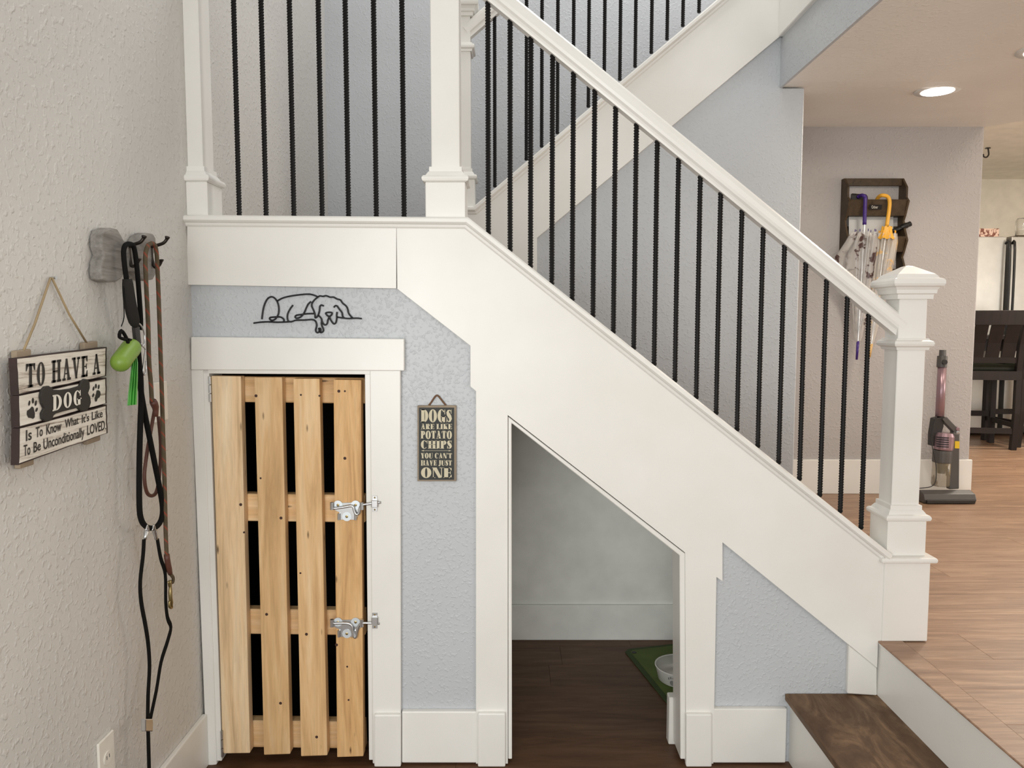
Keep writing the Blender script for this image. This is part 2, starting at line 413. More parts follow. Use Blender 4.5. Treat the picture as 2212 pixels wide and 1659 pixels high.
# cap moulding on the curb
CAPP = [(0.020, TR+0.128), (0.020, TR-0.014), (0.015, TR-0.021), (0.005, TR-0.021), (0.0, TR-0.015), (-0.002, TR-0.008), (-0.009, TR-0.006), (-0.013, TR-0.002), (-0.013, TR+0.004), (0.0, TR+0.004), (0.0, TR+0.128)]
cappath = [xz(WY(402, 480, TR)), xz(WY(1007, 485, TR)), xz(WY(1914, 1206, TR))]
st(MB().sweep(cappath, CAPP), 'trim_6', M['trim'])
# upper flight stringer
st(plateY([(1002, 462), (1030, 452), (1688, -108), (1688, 76), (1160, 514), (1158, 760), (1002, 760)], Y2F, 0.12), 'trim_7', M['trim'], bevel=0.0015)
d = Y2F-TR
cap2 = [xz(WY(1000, 457, Y2F)), xz(WY(1027, 457, Y2F)), xz(WY(1688, -104, Y2F))]
st(MB().sweep(cap2, [(p[0], p[1]+d) for p in CAPP]), 'trim_8', M['trim'])
# pallet gate opening: header, side casings, jambs, plinth blocks
st(plateY([(412, 728), (873, 732), (873, 801), (412, 799)], TR-0.004, 0.024), 'trim_9', M['trim'], bevel=0.002)
st(plateY([(412, 799), (438, 799), (468, 1652), (446, 1656)], TR, 0.02), 'trim_10', M['trim'], bevel=0.002)
st(plateY([(799, 800), (865, 800), (866, 1650), (805, 1650)], TR, 0.02), 'trim_11', M['trim'], bevel=0.002)
st(plateY([(436, 798), (451, 798), (479, 1644), (464, 1644)], TR+0.006, 0.11), 'trim_12', M['trim'], bevel=0.0015)
st(plateY([(788, 808), (801, 808), (806, 1642), (797, 1642)], TR+0.006, 0.11), 'trim_12', M['trim'], bevel=0.0015)
st(plateY([(436, 796), (801, 798), (801, 809), (436, 807)], TR+0.006, 0.11), 'trim_12', M['trim'], bevel=0.0015)
def plinth(x0, x1, y0, y1): st(plateY([(x0, y0), (x1, y0), (x1, y1), (x0, y1)], TR-0.014, 0.02), 'trim_13', M['trim'], bevel=0.005, segs=2)
plinth(808, 866, 1544, 1657); plinth(1032, 1092, 1541, 1657); plinth(1482, 1538, 1543, 1657)
st(plateY([(868, 1537), (1029, 1537), (1029, 1648), (868, 1648)], TR, 0.02), 'baseboard_front', M['trim'], bevel=0.004, segs=2)
st(plateY([(1540, 1531), (1700, 1531), (1697, 1648), (1540, 1648)], TR, 0.02), 'baseboard_front', M['trim'], bevel=0.004, segs=2)
st(MB().box(XL, -2.5, 0.0, XL+0.016, TR, 0.172), 'baseboard_left', M['trim'], bevel=0.004, segs=2)
zb = WY(1200, 1306, Y2W-0.02).z
st(MB().box(-0.02, Y2W-0.03, 0.0, 1.14, Y2W-0.013, zb), 'baseboard_niche', M['niche'], bevel=0.003)
xj = WY(1470, 1450, LN).x
st(MB().box(xj-0.010, 2.499, 0.0, xj+0.02, 2.54, 0.165), 'baseboard_niche', M['trim'], bevel=0.003)
zt = WY(1800, 993, YF-0.015).z
st(MB().box(1.2, YF-0.016, ZH, XE+0.012, YF, zt), 'baseboard_far', M['trim'], bevel=0.003)

# hidden flights behind the stringers
m = MB(); n = 7; rise = (1.62-ZH)/n; x0 = 1.15
for i in range(n-1): m.box(x0-0.222*(i+1), 2.505, ZH+rise*(i+1)-0.035, x0-0.222*i+0.02, Y2F-0.002, ZH+rise*(i+1)); m.box(x0-0.222*i-0.02, 2.505, ZH+rise*i-0.03, x0-0.222*i-0.004, Y2F-0.002, ZH+rise*(i+1)-0.035)
st(m, 'trim_14', M['tread'])
m = MB()
for i in range(9): X = -0.1+0.212*i; z = 1.66+0.18*(i+1); m.box(X-0.02, Y2F+0.125, z-0.035, X+0.212, YB-0.002, z); m.box(X, Y2F+0.125, z-0.18, X+0.016, YB-0.002, z-0.035)
st(m, 'trim_15', M['tread'])

# ------------------------------------------------------------------ steps up to the hall (run towards the camera)
zt1 = WY(1860, 1497, WALL).z
xn1 = WY(1695, 1493, WALL).x
def step(label, xn, xback, ztop, riserx, zfloor, tmat, nose):
    t = thing('stair_step', label, 'step', ((xn+xback)/2, 1.2, zfloor))
    MB().box(riserx, -0.6, zfloor, riserx+0.018, WALL-0.002, ztop-0.022).build('riser', M['trim'], t, bevel=0.0015)
    MB().box(xn, -0.6, ztop-0.022, xback, WALL-0.002, ztop).build('tread', tmat, t, bevel=0.004, segs=2)
    return t
s1 = step('dark scuffed wooden step with white riser, lower of the two', xn1, XR2+0.017, zt1, xn1+0.018, 0.0, M['tread'], True)
s2 = thing('stair_step', 'white painted riser with brown nosing strip along the hall floor edge', 'step', (XR2, 1.2, zt1))
MB().box(XR2, -0.6, zt1+0.001, XR2+0.0035, WALL-0.002, ZH-0.004).build('riser', M['trim'], s2)
MB().box(XR2-0.006, -0.6, ZH-0.004, XR2+0.073, WALL-0.007, ZH+0.003).build('nosing', M['floor_hall'], s2, bevel=0.002)
MB().box(XR2-0.003, -0.6, ZH-0.010, XR2, WALL-0.002, ZH-0.004).build('caulk_bead', M['trim'], s2)

# ------------------------------------------------------------------ newel posts
def newel(label, cx, fy, zbase, zring, zcoll, zcap, clip=None, plinth=None, cap=True):
    """fy front face y of base box"""
    cy = fy+0.061
    t = thing('newel_post', label, 'post', (cx, cy, zbase))
    if plinth:
        zp0 = plinth
        MB().sqstack([(0.0725, zp0), (0.0725, zbase-0.016)], cx, cy).build('plinth', M['trim'], t, bevel=0.002)
        MB().sqstack([(0.086, zbase-0.017), (0.088, zbase-0.012), (0.088, zbase-0.005), (0.084, zbase)], cx, cy).build('plinth_shelf', M['trim'], t, bevel=0.002)
    MB().sqstack([(0.061, zbase), (0.061, zring)], cx, cy, clip).build('base_box', M['trim'], t, bevel=0.002)
    MB().sqstack([(0.062, zring), (0.069, zring+0.003), (0.071, zring+0.009), (0.071, zring+0.013), (0.067, zring+0.019), (0.060, zring+0.021), (0.057, zring+0.026), (0.052, zring+0.033), (0.050, zring+0.034), (0.050, zring+0.048), (0.0436, zring+0.049)], cx, cy, clip).build('base_molding', M['trim'], t)
    MB().sqstack([(0.0436, zring+0.045), (0.0436, zcap+0.01)], cx, cy, clip).build('shaft', M['trim'], t, bevel=0.002)
    z = zcoll
    MB().sqstack([(0.0438, z), (0.050, z), (0.052, z+0.008), (0.060, z+0.013), (0.062, z+0.020), (0.060, z+0.027), (0.052, z+0.031), (0.050, z+0.036), (0.0438, z+0.036)], cx, cy, clip).build('collar', M['trim'], t)
    z = zcap
    if cap:
        MB().sqstack([(0.0438, z), (0.055, z), (0.056, z+0.014), (0.062, z+0.017), (0.063, z+0.028), (0.068, z+0.036), (0.076, z+0.040), (0.079, z+0.047), (0.079, z+0.056), (0.075, z+0.062), (0.066, z+0.065), (0.062, z+0.072), (0.058, z+0.077), (0.014, z+0.103), (0.003, z+0.106)], cx, cy, clip).build('cap', M['trim'], t)
    return t
fyR = TR+0.007
zb_, zr_ = WY(1960, 1201, fyR).z, WY(1960, 1126, fyR).z
cxr = 1.249
newel('stout white newel post with pyramid cap at the hall floor edge', cxr, fyR, zb_, zr_, WY(1968, 756, fyR+0.015).z, WY(1968, 646, fyR+0.015).z, None, ZH+0.003)
fyL = TR+0.004
zbl, zrl = WY(962, 478, fyL).z, WY(962, 393, fyL).z
cxl = WY(962, 430, fyL).x
newel('tall white newel post at the corner where landing meets descending rail', cxl, fyL, zbl, zrl, zrl+0.70, zrl+0.83)
newel('white half newel post set against the grey side wall', XL+0.004, fyL, WY(430, 474, fyL).z, WY(430, 392, fyL).z, zrl+0.70, zrl+0.83, XL)
fy2 = Y2F+0.01
zb2 = WY(1015, 448, fy2).z; zr2 = WY(1015, 387, fy2).z
newel('white newel post standing behind the corner post, start of upper flight', WY(995, 400, fy2).x, fy2, zb2, zr2, WY(1015, 108, fy2).z, WY(1015, 32, fy2).z)

# ------------------------------------------------------------------ railings
def rebar(L, r=0.0072):
    m = MB(); rings = []; p = 0.0085; k = int(L/p); n = 8
    for i in range(k+1):
        for q, rad in ((0.0, r*0.86), (0.35, r*0.86), (0.5, r*1.08), (0.8, r*1.08)):
            z = (i+q)*p
            if z > L: break
            rings.append([(math.cos(2*math.pi*j/n)*rad*(1.12 if j % 4 == 0 else 1), math.sin(2*math.pi*j/n)*rad, z + (p*0.4*math.cos(2*math.pi*j/n) if 0 < i < k else 0)) for j in range(n)])
    m.loft(rings); return m
RAILP = [(0, -.017), (.006, -.019), (.012, -.022), (.018, -.028), (.026, -.031), (.040, -.032), (.050, -.030), (.057, -.022), (.060, -.008), (.060, .008), (.057, .022), (.050, .030), (.040, .032), (.026, .031), (.018, .028), (.012, .022), (.006, .019), (0, .017)]
YR = TR+0.055
def lerpline(a, b, X): return a[1] + (b[1]-a[1])*(X-a[0])/(b[0]-a[0])
def railing(label, cap_a, cap_b, rail_a, rail_b, bars, Yc, group=None, nb='railing'):
    mid = ((rail_a[0]+rail_b[0])/2, Yc, min(cap_a[1], cap_b[1]))
    t = thing(nb, label, 'railing', mid, group)
    MB().sweep([rail_a, rail_b], [(n_, Yc+y_) for n_, y_ in RAILP]).build('handrail', M['trim'], t, smooth=False)
    src = None
    for X in bars:
        z0 = lerpline(cap_a, cap_b, X)-0.004; z1 = lerpline(rail_a, rail_b, X)+0.006
        if src is None:
            L0 = z1-z0; src = rebar(L0).build('baluster', M['iron'], t); first = src
            off = ORG[src.name]
            place(src, (X, Yc, (z0+z1)/2), t)
        else: clone(first, (X, Yc, (z0+z1)/2), t, (1, 1, (z1-z0)/L0))
    return t
# lower flight
def up(p, n): return (p[0], p[1]+n)
c_a, c_b = xz(WY(1055, 505, YR)), xz(WY(1860, 1141, YR))
ra, rb = xz(WY(1047, 0, YR)), xz(WY(1925, 720, YR))
xs_, xe_ = cxl+0.0436, cxr-0.0436
RA, RB = (xs_, lerpline(ra, rb, xs_)), (xe_, lerpline(ra, rb, xe_))
bx = [(1055, 503), (1102, 545), (1146, 580), (1192, 613), (1236, 650), (1281, 685), (1325, 720), (1369, 755), (1413, 790), (1458, 825), (1504, 860), (1547, 893), (1592, 930), (1637, 965), (1682, 998), (1727, 1032), (1771, 1068), (1815, 1103), (1860, 1137)]
railing('white handrail on black ribbed bars descending from the landing to the hall', c_a, c_b, RA, RB, [WY(p[0], p[1], YR).x for p in bx], YR, nb='stair_railing')
# landing
lx = [(517, 467), (575, 467), (635, 467), (696, 468), (753, 468), (813, 469), (873, 470)]
la, lb = xz(WY(517, 468, YR)), xz(WY(873, 471, YR))
zl = zrl+0.72
railing('level landing railing of seven black ribbed bars between white posts', la, lb, (XL+0.05, zl), (cxl-0.0436, zl), [WY(p[0], p[1], YR).x for p in lx], YR, nb='landing_railing')
# upper flight
YU = Y2F+0.055
ux = [(1069, 402), (1103, 372), (1137, 342), (1170, 313), (1204, 283), (1238, 254), (1271, 226), (1305, 197), (1339, 168), (1372, 140), (1407, 111), (1441, 82), (1475, 54), (1510, 24), (1544, -5), (1578, -34)]
ua, ub = xz(WY(1069, 403, YU)), xz(WY(1510, 26, YU))
ra, rb = xz(WY(1010, 83, YU)), xz(WY(1070, 34, YU))
cx2 = WY(995, 400, fy2).x
x0_, x1_ = cx2+0.0436, WY(1600, 0, YU).x
sl = (ub[1]-ua[1])/(ub[0]-ua[0])
railing('white handrail on black ribbed bars climbing the upper flight behind', ua, ub, (x0_, ra[1]), (x1_, ra[1]+sl*(x1_-x0_)), [WY(p[0], p[1], YU).x for p in ux], YU, nb='stair_railing')

# ------------------------------------------------------------------ pallet gate
GY = TR+0.008
g = thing('pallet_gate', 'dog gate of four pallet wood slats over black opening', 'gate', WY(625, 1640, GY))
SL = [((456, 812), (520, 813), (540, 1627), (481, 1628)), ((549, 815), (609, 815), (627, 1629), (570, 1631)), ((633, 818), (690, 818), (707, 1632), (650, 1634)), ((720, 820), (780, 821), (785, 1634), (728, 1636))]
for q, pm in zip(SL, ('pallet_pale', 'pallet', 'pallet', 'pallet_dark')):
    MB().prism([WY(a, b, GY) for a, b in q], (0, 0.036, 0)).build('slat', M[pm], g, bevel=0.003, segs=2)
for (y0, y1) in ((815, 870), (1068, 1127), (1317, 1371), (1558, 1616)):
    MB().prism([WY(462+(y0-815)*0.03, y0-2, GY+0.037), WY(787, y0+2, GY+0.037), WY(789, y1+2, GY+0.037), WY(462+(y0-815)*0.03, y1-2, GY+0.037)], (0, 0.038, 0)).build('rail', M['pallet_rail'], g, bevel=0.003)
KN = {0: ((527, 1150), (520, 1090)), 1: ((563, 1033), (607, 1119), (576, 1327), (606, 1519), (553, 855)), 2: ((649, 1238), (662, 1370), (690, 855), (650, 853), (684, 1592)), 3: ((745, 990), (732, 845), (745, 845), (750, 1440), (753, 1512), (727, 1393))}
sl_obs = [c for c in g.children if c.name.startswith('slat')]
for i, c in enumerate(sl_obs):
    for (a, b) in KN[i]: MB().lathe([(0.0048 if (a+b) % 3 else 0.0032, -0.0004), (0.0048 if (a+b) % 3 else 0.0032, 0.002)], WY(a, b, GY), (0, 1, 0), 10).build('knot', M['knot'], c)
for y0 in (812, 1578):
    h_ = MB(); k = 0.016*(y0 > 1000)
    xa = 452.5+26*(y0 > 1000)
    for j in range(3): h_.tube([WY(xa+j*0.6, y0+1+j*19, GY-0.006), WY(xa+j*0.6+0.6, y0+18+j*19, GY-0.006)], 0.0046, 10)
    h_.build('hinge', M['steel'], g)
def latch(ytop, lifted):
    o = ytop
    lp = plateY([(717, o+8), (781, o+6), (781, o+20), (776, o+28), (770, o+44), (734, o+44), (733, o+28), (717, o+20)], GY-0.003, 0.003).build('latch', M['steel'], g, bevel=0.0006)
    for (cx, cy) in ((730, o+12), (768, o+12), (749, o+37)):
        c = WY(cx, cy, GY-0.0045)
        MB().lathe([(0.0145, 0), (0.0145, 0.0015)], c, (0, 1, 0), 18).build('washer', M['washer'], lp)
        MB().lathe([(0.002, -0.0012), (0.0045, -0.0005), (0.0045, 0.001)], c, (0, 1, 0), 10).build('screw', M['brass'], lp)
    Yb = GY-0.010
    dy = -6 if lifted else 0
    if lifted: path = [(716, o+20), (740, o+17), (757, o+14), (763, o+16), (765, o+24), (769, o+32), (775, o+30), (777, o+20), (782, o+12), (800, o+9), (823, o+6)]
    else: path = [(716, o+15), (740, o+14), (753, o+15), (760, o+20), (762, o+32), (765, o+44), (769, o+44), (771, o+32), (775, o+20), (783, o+14), (800, o+14), (820, o+15)]
    MB().tube(smoothpath([WY(a, b, Yb) for a, b in path], 3), 0.0042, 8).build('bolt', M['steel'], lp, smooth=True)
    for cx in (717, 781):
        MB().tube([WY(cx, o+6, Yb), WY(cx, o+22, Yb)], 0.006, 8).build('guide', M['steel'], lp)
    for cx in (732, 768): MB().tube([WY(cx, o+30, Yb+0.004), WY(cx, o+44, Yb+0.004)], 0.0045, 8).build('ear', M['steel'], lp)
    s = plateY([(804, o-8), (815, o-8), (815, o+26), (804, o+26)], TR-0.003, 0.003).build('strike_plate', M['steel'], None, bevel=0.0005)
    tag(s, 'small steel strike plate on the white casing, ' + ('upper of the two' if lifted else 'lower of the two'), 'hardware', 'bolt strike plates on the casing')
    MB().prism([WY(802, o+2, TR-0.012), WY(816, o+2, TR-0.012), WY(816, o+18, TR-0.012), WY(802, o+18, TR-0.012)], (0, 0.009, 0)).build('keeper', M['steel'], s, bevel=0.002)
    for yy in (o-4, o+22): MB().lathe([(0.001, -0.001), (0.003, 0)], WY(809.5, yy, TR-0.003), (0, 1, 0), 8).build('screw', M['brass'], s)
latch(1079, True); latch(1332, False)

# ------------------------------------------------------------------ lettering
def arc(cx, cy, rx, ry, ix, iy, a0, a1, n=22):
    out = []
    for i in range(n):
        p, q = math.radians(a0+(a1-a0)*i/n), math.radians(a0+(a1-a0)*(i+1)/n)
        out.append([(cx+rx*math.cos(p), cy+ry*math.sin(p)), (cx+rx*math.cos(q), cy+ry*math.sin(q)), (cx+ix*math.cos(q), cy+iy*math.sin(q)), (cx+ix*math.cos(p), cy+iy*math.sin(p))])
    return out
def rc(x0, y0, x1, y1): return [(x0, y0), (x1, y0), (x1, y1), (x0, y1)]
def stroke(pts):
    out = []
    P = []
    for i, (x, y, w) in enumerate(pts):
        a, b = pts[max(i-1, 0)], pts[min(i+1, len(pts)-1)]
        dx, dy = b[0]-a[0], b[1]-a[1]; l = math.hypot(dx, dy) or 1
        nx, ny = -dy/l*w/2, dx/l*w/2
        P.append(((x+nx, y+ny), (x-nx, y-ny)))
    for i in range(len(P)-1): out.append([P[i][0], P[i+1][0], P[i+1][1], P[i][1]])
    return out
def glyph(ch, T=0.28, t=0.07, s=0.07, e=0.06):
    g = []
    def stem(x, w=T, top=True, bot=True, y0=0, y1=1):
        g.append(rc(x, y0, x+w, y1))
        if bot: g.append(rc(x-e, 0, x+w+e, s))
        if top: g.append(rc(x-e, 1-s, x+w+e, 1))
    if ch == 'I': stem(e); return g, T+2*e
    if ch == 'H': stem(e); W = 2*T+4*e+0.06; stem(W-e-T); g.append(rc(e, 0.5-t/2, W-e, 0.5+t/2)); return g, W
    if ch in 'EL':
        W = T+e+0.26; stem(e, top=True); g.append(rc(e, 0, W, s)); g.append([(W, 0), (W, 0.30), (W-0.05, 0.30), (W-0.12, s), (W-0.12, 0)])
        if ch == 'E': g.append(rc(e, 1-s, W, 1)); g.append([(W, 1), (W, 0.72), (W-0.05, 0.72), (W-0.12, 1-s), (W-0.12, 1)]); g.append(rc(e+T, 0.5-t/2, W-0.08, 0.5+t/2)); g.append(rc(W-0.12, 0.38, W-0.06, 0.62))
        return g, W
    if ch == 'T':
        W = T+0.40; c = W/2-T/2; stem(c, top=False); g.append(rc(0, 1-max(s, t), W, 1)); g.append([(0, 1), (0.12, 1), (0.12, 1-s), (0.04, 0.70), (0, 0.70)]); g.append([(W, 1), (W-0.12, 1), (W-0.12, 1-s), (W-0.04, 0.70), (W, 0.70)]); return g, W
    if ch in 'AV':
        W = T+0.46; a = W/2
        q = [[(0.07, 0), (0.07+t*1.2, 0), (a+0.02, 1), (a-t*0.9, 1)], [(W-0.06-T, 0), (W-0.06, 0), (a+T*0.28, 1), (a-T*0.5, 1)]]
        if ch == 'A': g += q; g.append(rc(0.18, 0.28, W-0.2, 0.28+t)); g.append(rc(0, 0, 0.24, s)); g.append(rc(W-0.1-T, 0, W, s))
        else: g += [[(W-x, 1-y) for x, y in p] for p in q]; g.append(rc(W-0.24, 1-s, W, 1)); g.append(rc(0, 1-s, 0.1+T, 1))
        return g, W
    if ch == 'Y':
        W = T+0.42; a = W/2; g.append(rc(a-T/2, 0, a+T/2, 0.45)); g.append(rc(a-T/2-e, 0, a+T/2+e, s))
        g.append([(0.05, 1), (0.05+T, 1), (a+T/2, 0.42), (a-T/2, 0.42)]); g.append([(W-0.06-t, 1), (W-0.06, 1), (a+T/2, 0.42), (a+T/2-t, 0.42)]); g.append(rc(0, 1-s, 0.1+T, 1)); g.append(rc(W-0.22, 1-s, W, 1)); return g, W
    if ch == 'N':
        W = T+0.50; stem(0.06, t, top=False); g.append(rc(0, 0, 0.24, s)); g.append(rc(W-0.06-t, 0, W-0.06, 1)); g.append(rc(W-0.24, 1-s, W, 1)); g.append([(0.02, 1), (0.10+T*0.8, 1), (W-0.06, 0), (W-0.06-T*0.85, 0)]); g.append(rc(0, 1-s, 0.2, 1)); return g, W
    if ch == 'K':
        W = T+0.46; stem(e); g.append([(e+T, 0.42), (e+T, 0.42+t*1.4), (W-0.10, 1), (W-0.10-t*1.5, 1)]); g.append([(W-T*1.05-0.04, 0), (W-0.02, 0), (e+T+0.14, 0.66), (e+T-0.02, 0.48)]); g.append(rc(W-0.28, 1-s, W, 1)); g.append(rc(W-T-0.1, 0, W, s)); return g, W
    if ch in 'PR':
        W = e+T+0.32; stem(e); g += arc(e+T, 0.73, 0.30, 0.27, 0.06, 0.27-t, -90, 90, 12)
        if ch == 'R': g.append([(e+T, 0.46), (e+T+0.14, 0.48), (W+0.04, 0.0), (W-T*0.9, 0.0)]); g.append(rc(W-T*0.9, 0, W+0.06, s)); W += 0.06
        return g, W
    if ch == 'D':
        stem(e); W = e+T+0.36; g += arc(e+T-0.02, 0.5, 0.38, 0.5, 0.38-T, 0.5-t, -90, 90, 20); return g, W
    if ch == 'O': W = 2*T+0.18; g += arc(W/2, 0.5, W/2, 0.52, W/2-T, 0.52-t, 0, 360, 36); return g, W
    if ch in 'CG':
        W = 2*T+0.14; c = W/2; g += arc(c, 0.5, c, 0.52, c-T, 0.52-t, 90, 270, 20)
        g += arc(c, 0.5, c*0.95, 0.52, c-T*0.5, 0.52-t, 38, 90, 8); g.append(rc(W-0.08, 0.62, W-0.02, 1))
        if ch == 'C': g += arc(c, 0.5, c*0.95, 0.52, c-T*0.35, 0.52-t, 270, 318, 8)
        else: g += arc(c, 0.5, c, 0.52, c-T*0.5, 0.52-t, 270, 300, 6); g.append(rc(W-0.03-T, 0, W-0.03, 0.46)); g.append(rc(W-0.08-T, 0.46-s, W+0.04, 0.46)); W += 0.03
        return g, W
    if ch == 'S':
        W = 0.24+T; k = T
        g += stroke([(W*0.86, 0.70, t), (W*0.80, 0.88, t), (W*0.60, 0.98-t/2, t*1.2), (W*0.36, 0.95-k*0.18, k*0.6), (W*0.25, 0.78, k*0.85), (W*0.36, 0.62, k*1.05), (W*0.62, 0.44, k*1.1), (W*0.76, 0.26, k*0.85), (W*0.64, 0.09, k*0.6), (W*0.42, t/2, t*1.2), (W*0.2, 0.12, t), (W*0.12, 0.30, t)])
        g.append(rc(W*0.82, 0.66, W*0.92, 1)); g.append(rc(W*0.04, 0, W*0.15, 0.36)); return g, W
    if ch in 'UJ':
        if ch == 'U':
            W = T+0.48; g.append(rc(e, 0.3, e+T, 1)); g.append(rc(0, 1-s, T+2*e, 1)); g.append(rc(W-0.08-t, 0.3, W-0.08, 1)); g.append(rc(W-0.24, 1-s, W, 1)); c = (e+W-0.08)/2; r = (W-0.08-e)/2
            g += arc(c, 0.3, r, 0.32, r-T*0.8, 0.32-t, 180, 270, 10); g += arc(c, 0.3, r, 0.32, r-t, 0.32-t, 270, 360, 10); return g, W
        W = T+0.22; g.append(rc(W-e-T, 0.25, W-e, 1)); g.append(rc(W-T-2*e, 1-s, W, 1)); g += stroke([(W-e-T/2, 0.28, T), (W-e-T*0.62, 0.08, T*0.8), (W*0.4, -0.06, T*0.4), (0.06, -0.02, t)]); g += arc(0.08, 0.04, 0.08, 0.09, 0, 0, 0, 360, 10); return g, W
    if ch == "'": return [[(0.02, 1), (0.16, 1), (0.12, 0.7), (0.06, 0.7)]], 0.18
    if ch == '.': return [rc(0.02, 0, 0.14, 0.12)], 0.16
    return [], 0.3
def quadmap(q):
    a, b, c, d = q        # TL TR BR BL world
    return lambda u, v: (d*(1-u)+c*u)*(1-v) + (a*(1-u)+b*u)*v
def letters(text, quad, nrm, mat, name, parent, style, gap=0.09, space=0.30, lift=0.0008):
    W = 0; G = []
    for ch in text:
        if ch == ' ': W += space; continue
        g, w = glyph(ch, **style); G.append((W, g)); W += w+gap
    W -= gap; f = quadmap(quad); m = MB(); n = Vector(nrm)*lift
    for x0, gl in G:
        for poly in gl:
            m.face([f((x0+p[0])/W, p[1])+n for p in poly])
    return m.build(name, mat, parent)
def fonttext(text, quad, nrm, mat, name, parent, lift=0.0008, bold=0.0):
    cu = bpy.data.curves.new('t', 'FONT'); cu.body = text; cu.size = 1; cu.offset = bold; cu.resolution_u = 3
    ob = bpy.data.objects.new('t', cu); COL.objects.link(ob)
    me = ob.to_mesh(); f = quadmap(quad); n = Vector(nrm)*lift
    xs = [v.co.x for v in me.vertices]; yv = [v.co.y for v in me.vertices]
    x0, x1, y0, y1 = min(xs), max(xs), min(yv), max(yv)
    m = MB(); vs = [m.bm.verts.new(f((v.co.x-x0)/(x1-x0), (v.co.y-y0)/(y1-y0))+n) for v in me.vertices]
    for p in me.polygons:
        try: m.bm.faces.new([vs[i] for i in p.vertices])
        except ValueError: pass
    ob.to_mesh_clear(); bpy.data.objects.remove(ob, do_unlink=True); bpy.data.curves.remove(cu)
    return m.build(name, mat, parent)

# ------------------------------------------------------------------ small black sign between the doors
SY = WALL-0.012
def z6(x, y): return (860+x/6.91, 820+y/6.91)
def q6(x0, y0, x1, y1, Y): return [WY(*z6(a, b), Y) for a, b in ((x0, y0), (x1, y0), (x1, y1), (x0, y1))]
sg = thing('hanging_sign', 'small black sign with cream lettering hung by loop on blue wall', 'sign', WY(944, 1038, WALL-0.005))
MB().prism(q6(287, 387, 868, 1518, SY), (0, 0.010, 0)).build('board', M['board_edge'], sg, bevel=0.0012)
MB().prism(q6(310, 418, 836, 1496, SY-0.0008), (0, 0.0006, 0)).build('panel', M['board_black'], sg)
MB().tube(smoothpath([WY(*z6(a, b), WALL-0.006) for a, b in ((455, 385), (490, 345), (545, 262), (580, 236), (615, 262), (680, 345), (715, 385))], 4), 0.0028, 8).build('cord', M['rope_brown'], sg, smooth=True)
st_fat = dict(T=0.30, t=0.055, s=0.055, e=0.05)
for tx, q in (('DOGS', (338, 447, 803, 635)), ('ARE LIKE', (338, 657, 803, 744)), ('POTATO', (338, 764, 803, 886)), ('CHIPS', (340, 908, 803, 1030)), ("YOU CAN'T", (340, 1095, 803, 1176)), ('HAVE JUST', (340, 1202, 803, 1284)), ('ONE', (342, 1312, 798, 1466))):
    letters(tx, q6(*q, SY-0.0010), (0, -1, 0), M['cream'], 'lettering', sg, st_fat, 0.06, 0.32, 0.0004)
m = MB(); m.face(q6(365, 1058, 780, 1063, SY-0.0013)); m.face([WY(*z6(a, b), SY-0.0013) for a, b in ((345, 1060), (385, 1048), (385, 1073))]); m.face([WY(*z6(a, b), SY-0.0013) for a, b in ((795, 1060), (755, 1048), (755, 1073))])
m.build('arrow_rule', M['cream'], sg)

# ------------------------------------------------------------------ line-art dog wire sculpture
def zd(x, y): return WY(530+x/8.193, 620+y/8.193, WALL-0.006)
dg = thing('wire_dog', 'black wire outline of a sleeping dog on the blue wall above the gate', 'wall art', zd(1100, 640))
DL = {'ground_line': [[(145, 640), (250, 625), (400, 617), (560, 624), (700, 620), (820, 612), (890, 590), (1050, 585), (1180, 577), (1235, 600), (1258, 650), (1258, 700), (1245, 750), (1250, 790), (1275, 808), (1300, 795), (1305, 760), (1300, 735), (1325, 735), (1333, 765), (1325, 800), (1350, 805), (1378, 780), (1378, 740), (1355, 690), (1345, 640), (1352, 590), (1335, 545), (1295, 505)], [(1625, 532), (1700, 545), (1820, 558), (1960, 552), (2058, 560)]],
 'haunch': [[(292, 570), (300, 490), (325, 350), (370, 240), (420, 185), (480, 175), (535, 215), (575, 290), (592, 380), (585, 470), (555, 535), (510, 580), (460, 590), (430, 565), (440, 540), (500, 532), (600, 528), (650, 545), (682, 580), (675, 615)]],
 'back': [[(568, 245), (650, 200), (760, 168), (900, 145), (1090, 127), (1190, 138), (1285, 175)]],
 'belly': [[(842, 320), (790, 390), (750, 470), (742, 550), (765, 605), (820, 615)]],
 'elbow': [[(1160, 257), (1110, 305), (1075, 375), (1040, 455), (1000, 510), (950, 545), (900, 553), (880, 525), (910, 498), (1000, 485), (1100, 472), (1225, 470)]],
 'ear': [[(1285, 175), (1225, 225), (1180, 285), (1175, 340), (1205, 410), (1230, 480), (1235, 540), (1260, 535), (1290, 490), (1310, 420), (1318, 345), (1345, 320), (1388, 335)]],
 'head': [[(1285, 175), (1320, 158), (1370, 165), (1430, 155), (1500, 180), (1560, 180), (1620, 212), (1680, 230), (1720, 285), (1780, 335), (1810, 390), (1825, 460), (1860, 510), (1893, 545)], [(1565, 362), (1585, 337), (1620, 335), (1660, 390), (1710, 455), (1720, 515), (1745, 548)]],
 'muzzle': [[(1345, 590), (1375, 645), (1410, 672), (1445, 650), (1458, 590), (1475, 530), (1430, 485), (1425, 458), (1480, 448), (1530, 455), (1525, 490), (1490, 530), (1520, 600), (1565, 652), (1600, 630), (1615, 560), (1615, 500), (1622, 440)]]}
for nm, ls in DL.items():
    for l in ls: MB().tube(smoothpath([zd(a, b) for a, b in l], 4), 0.0026, 7).build('wire', M['wire'], dg, smooth=True)

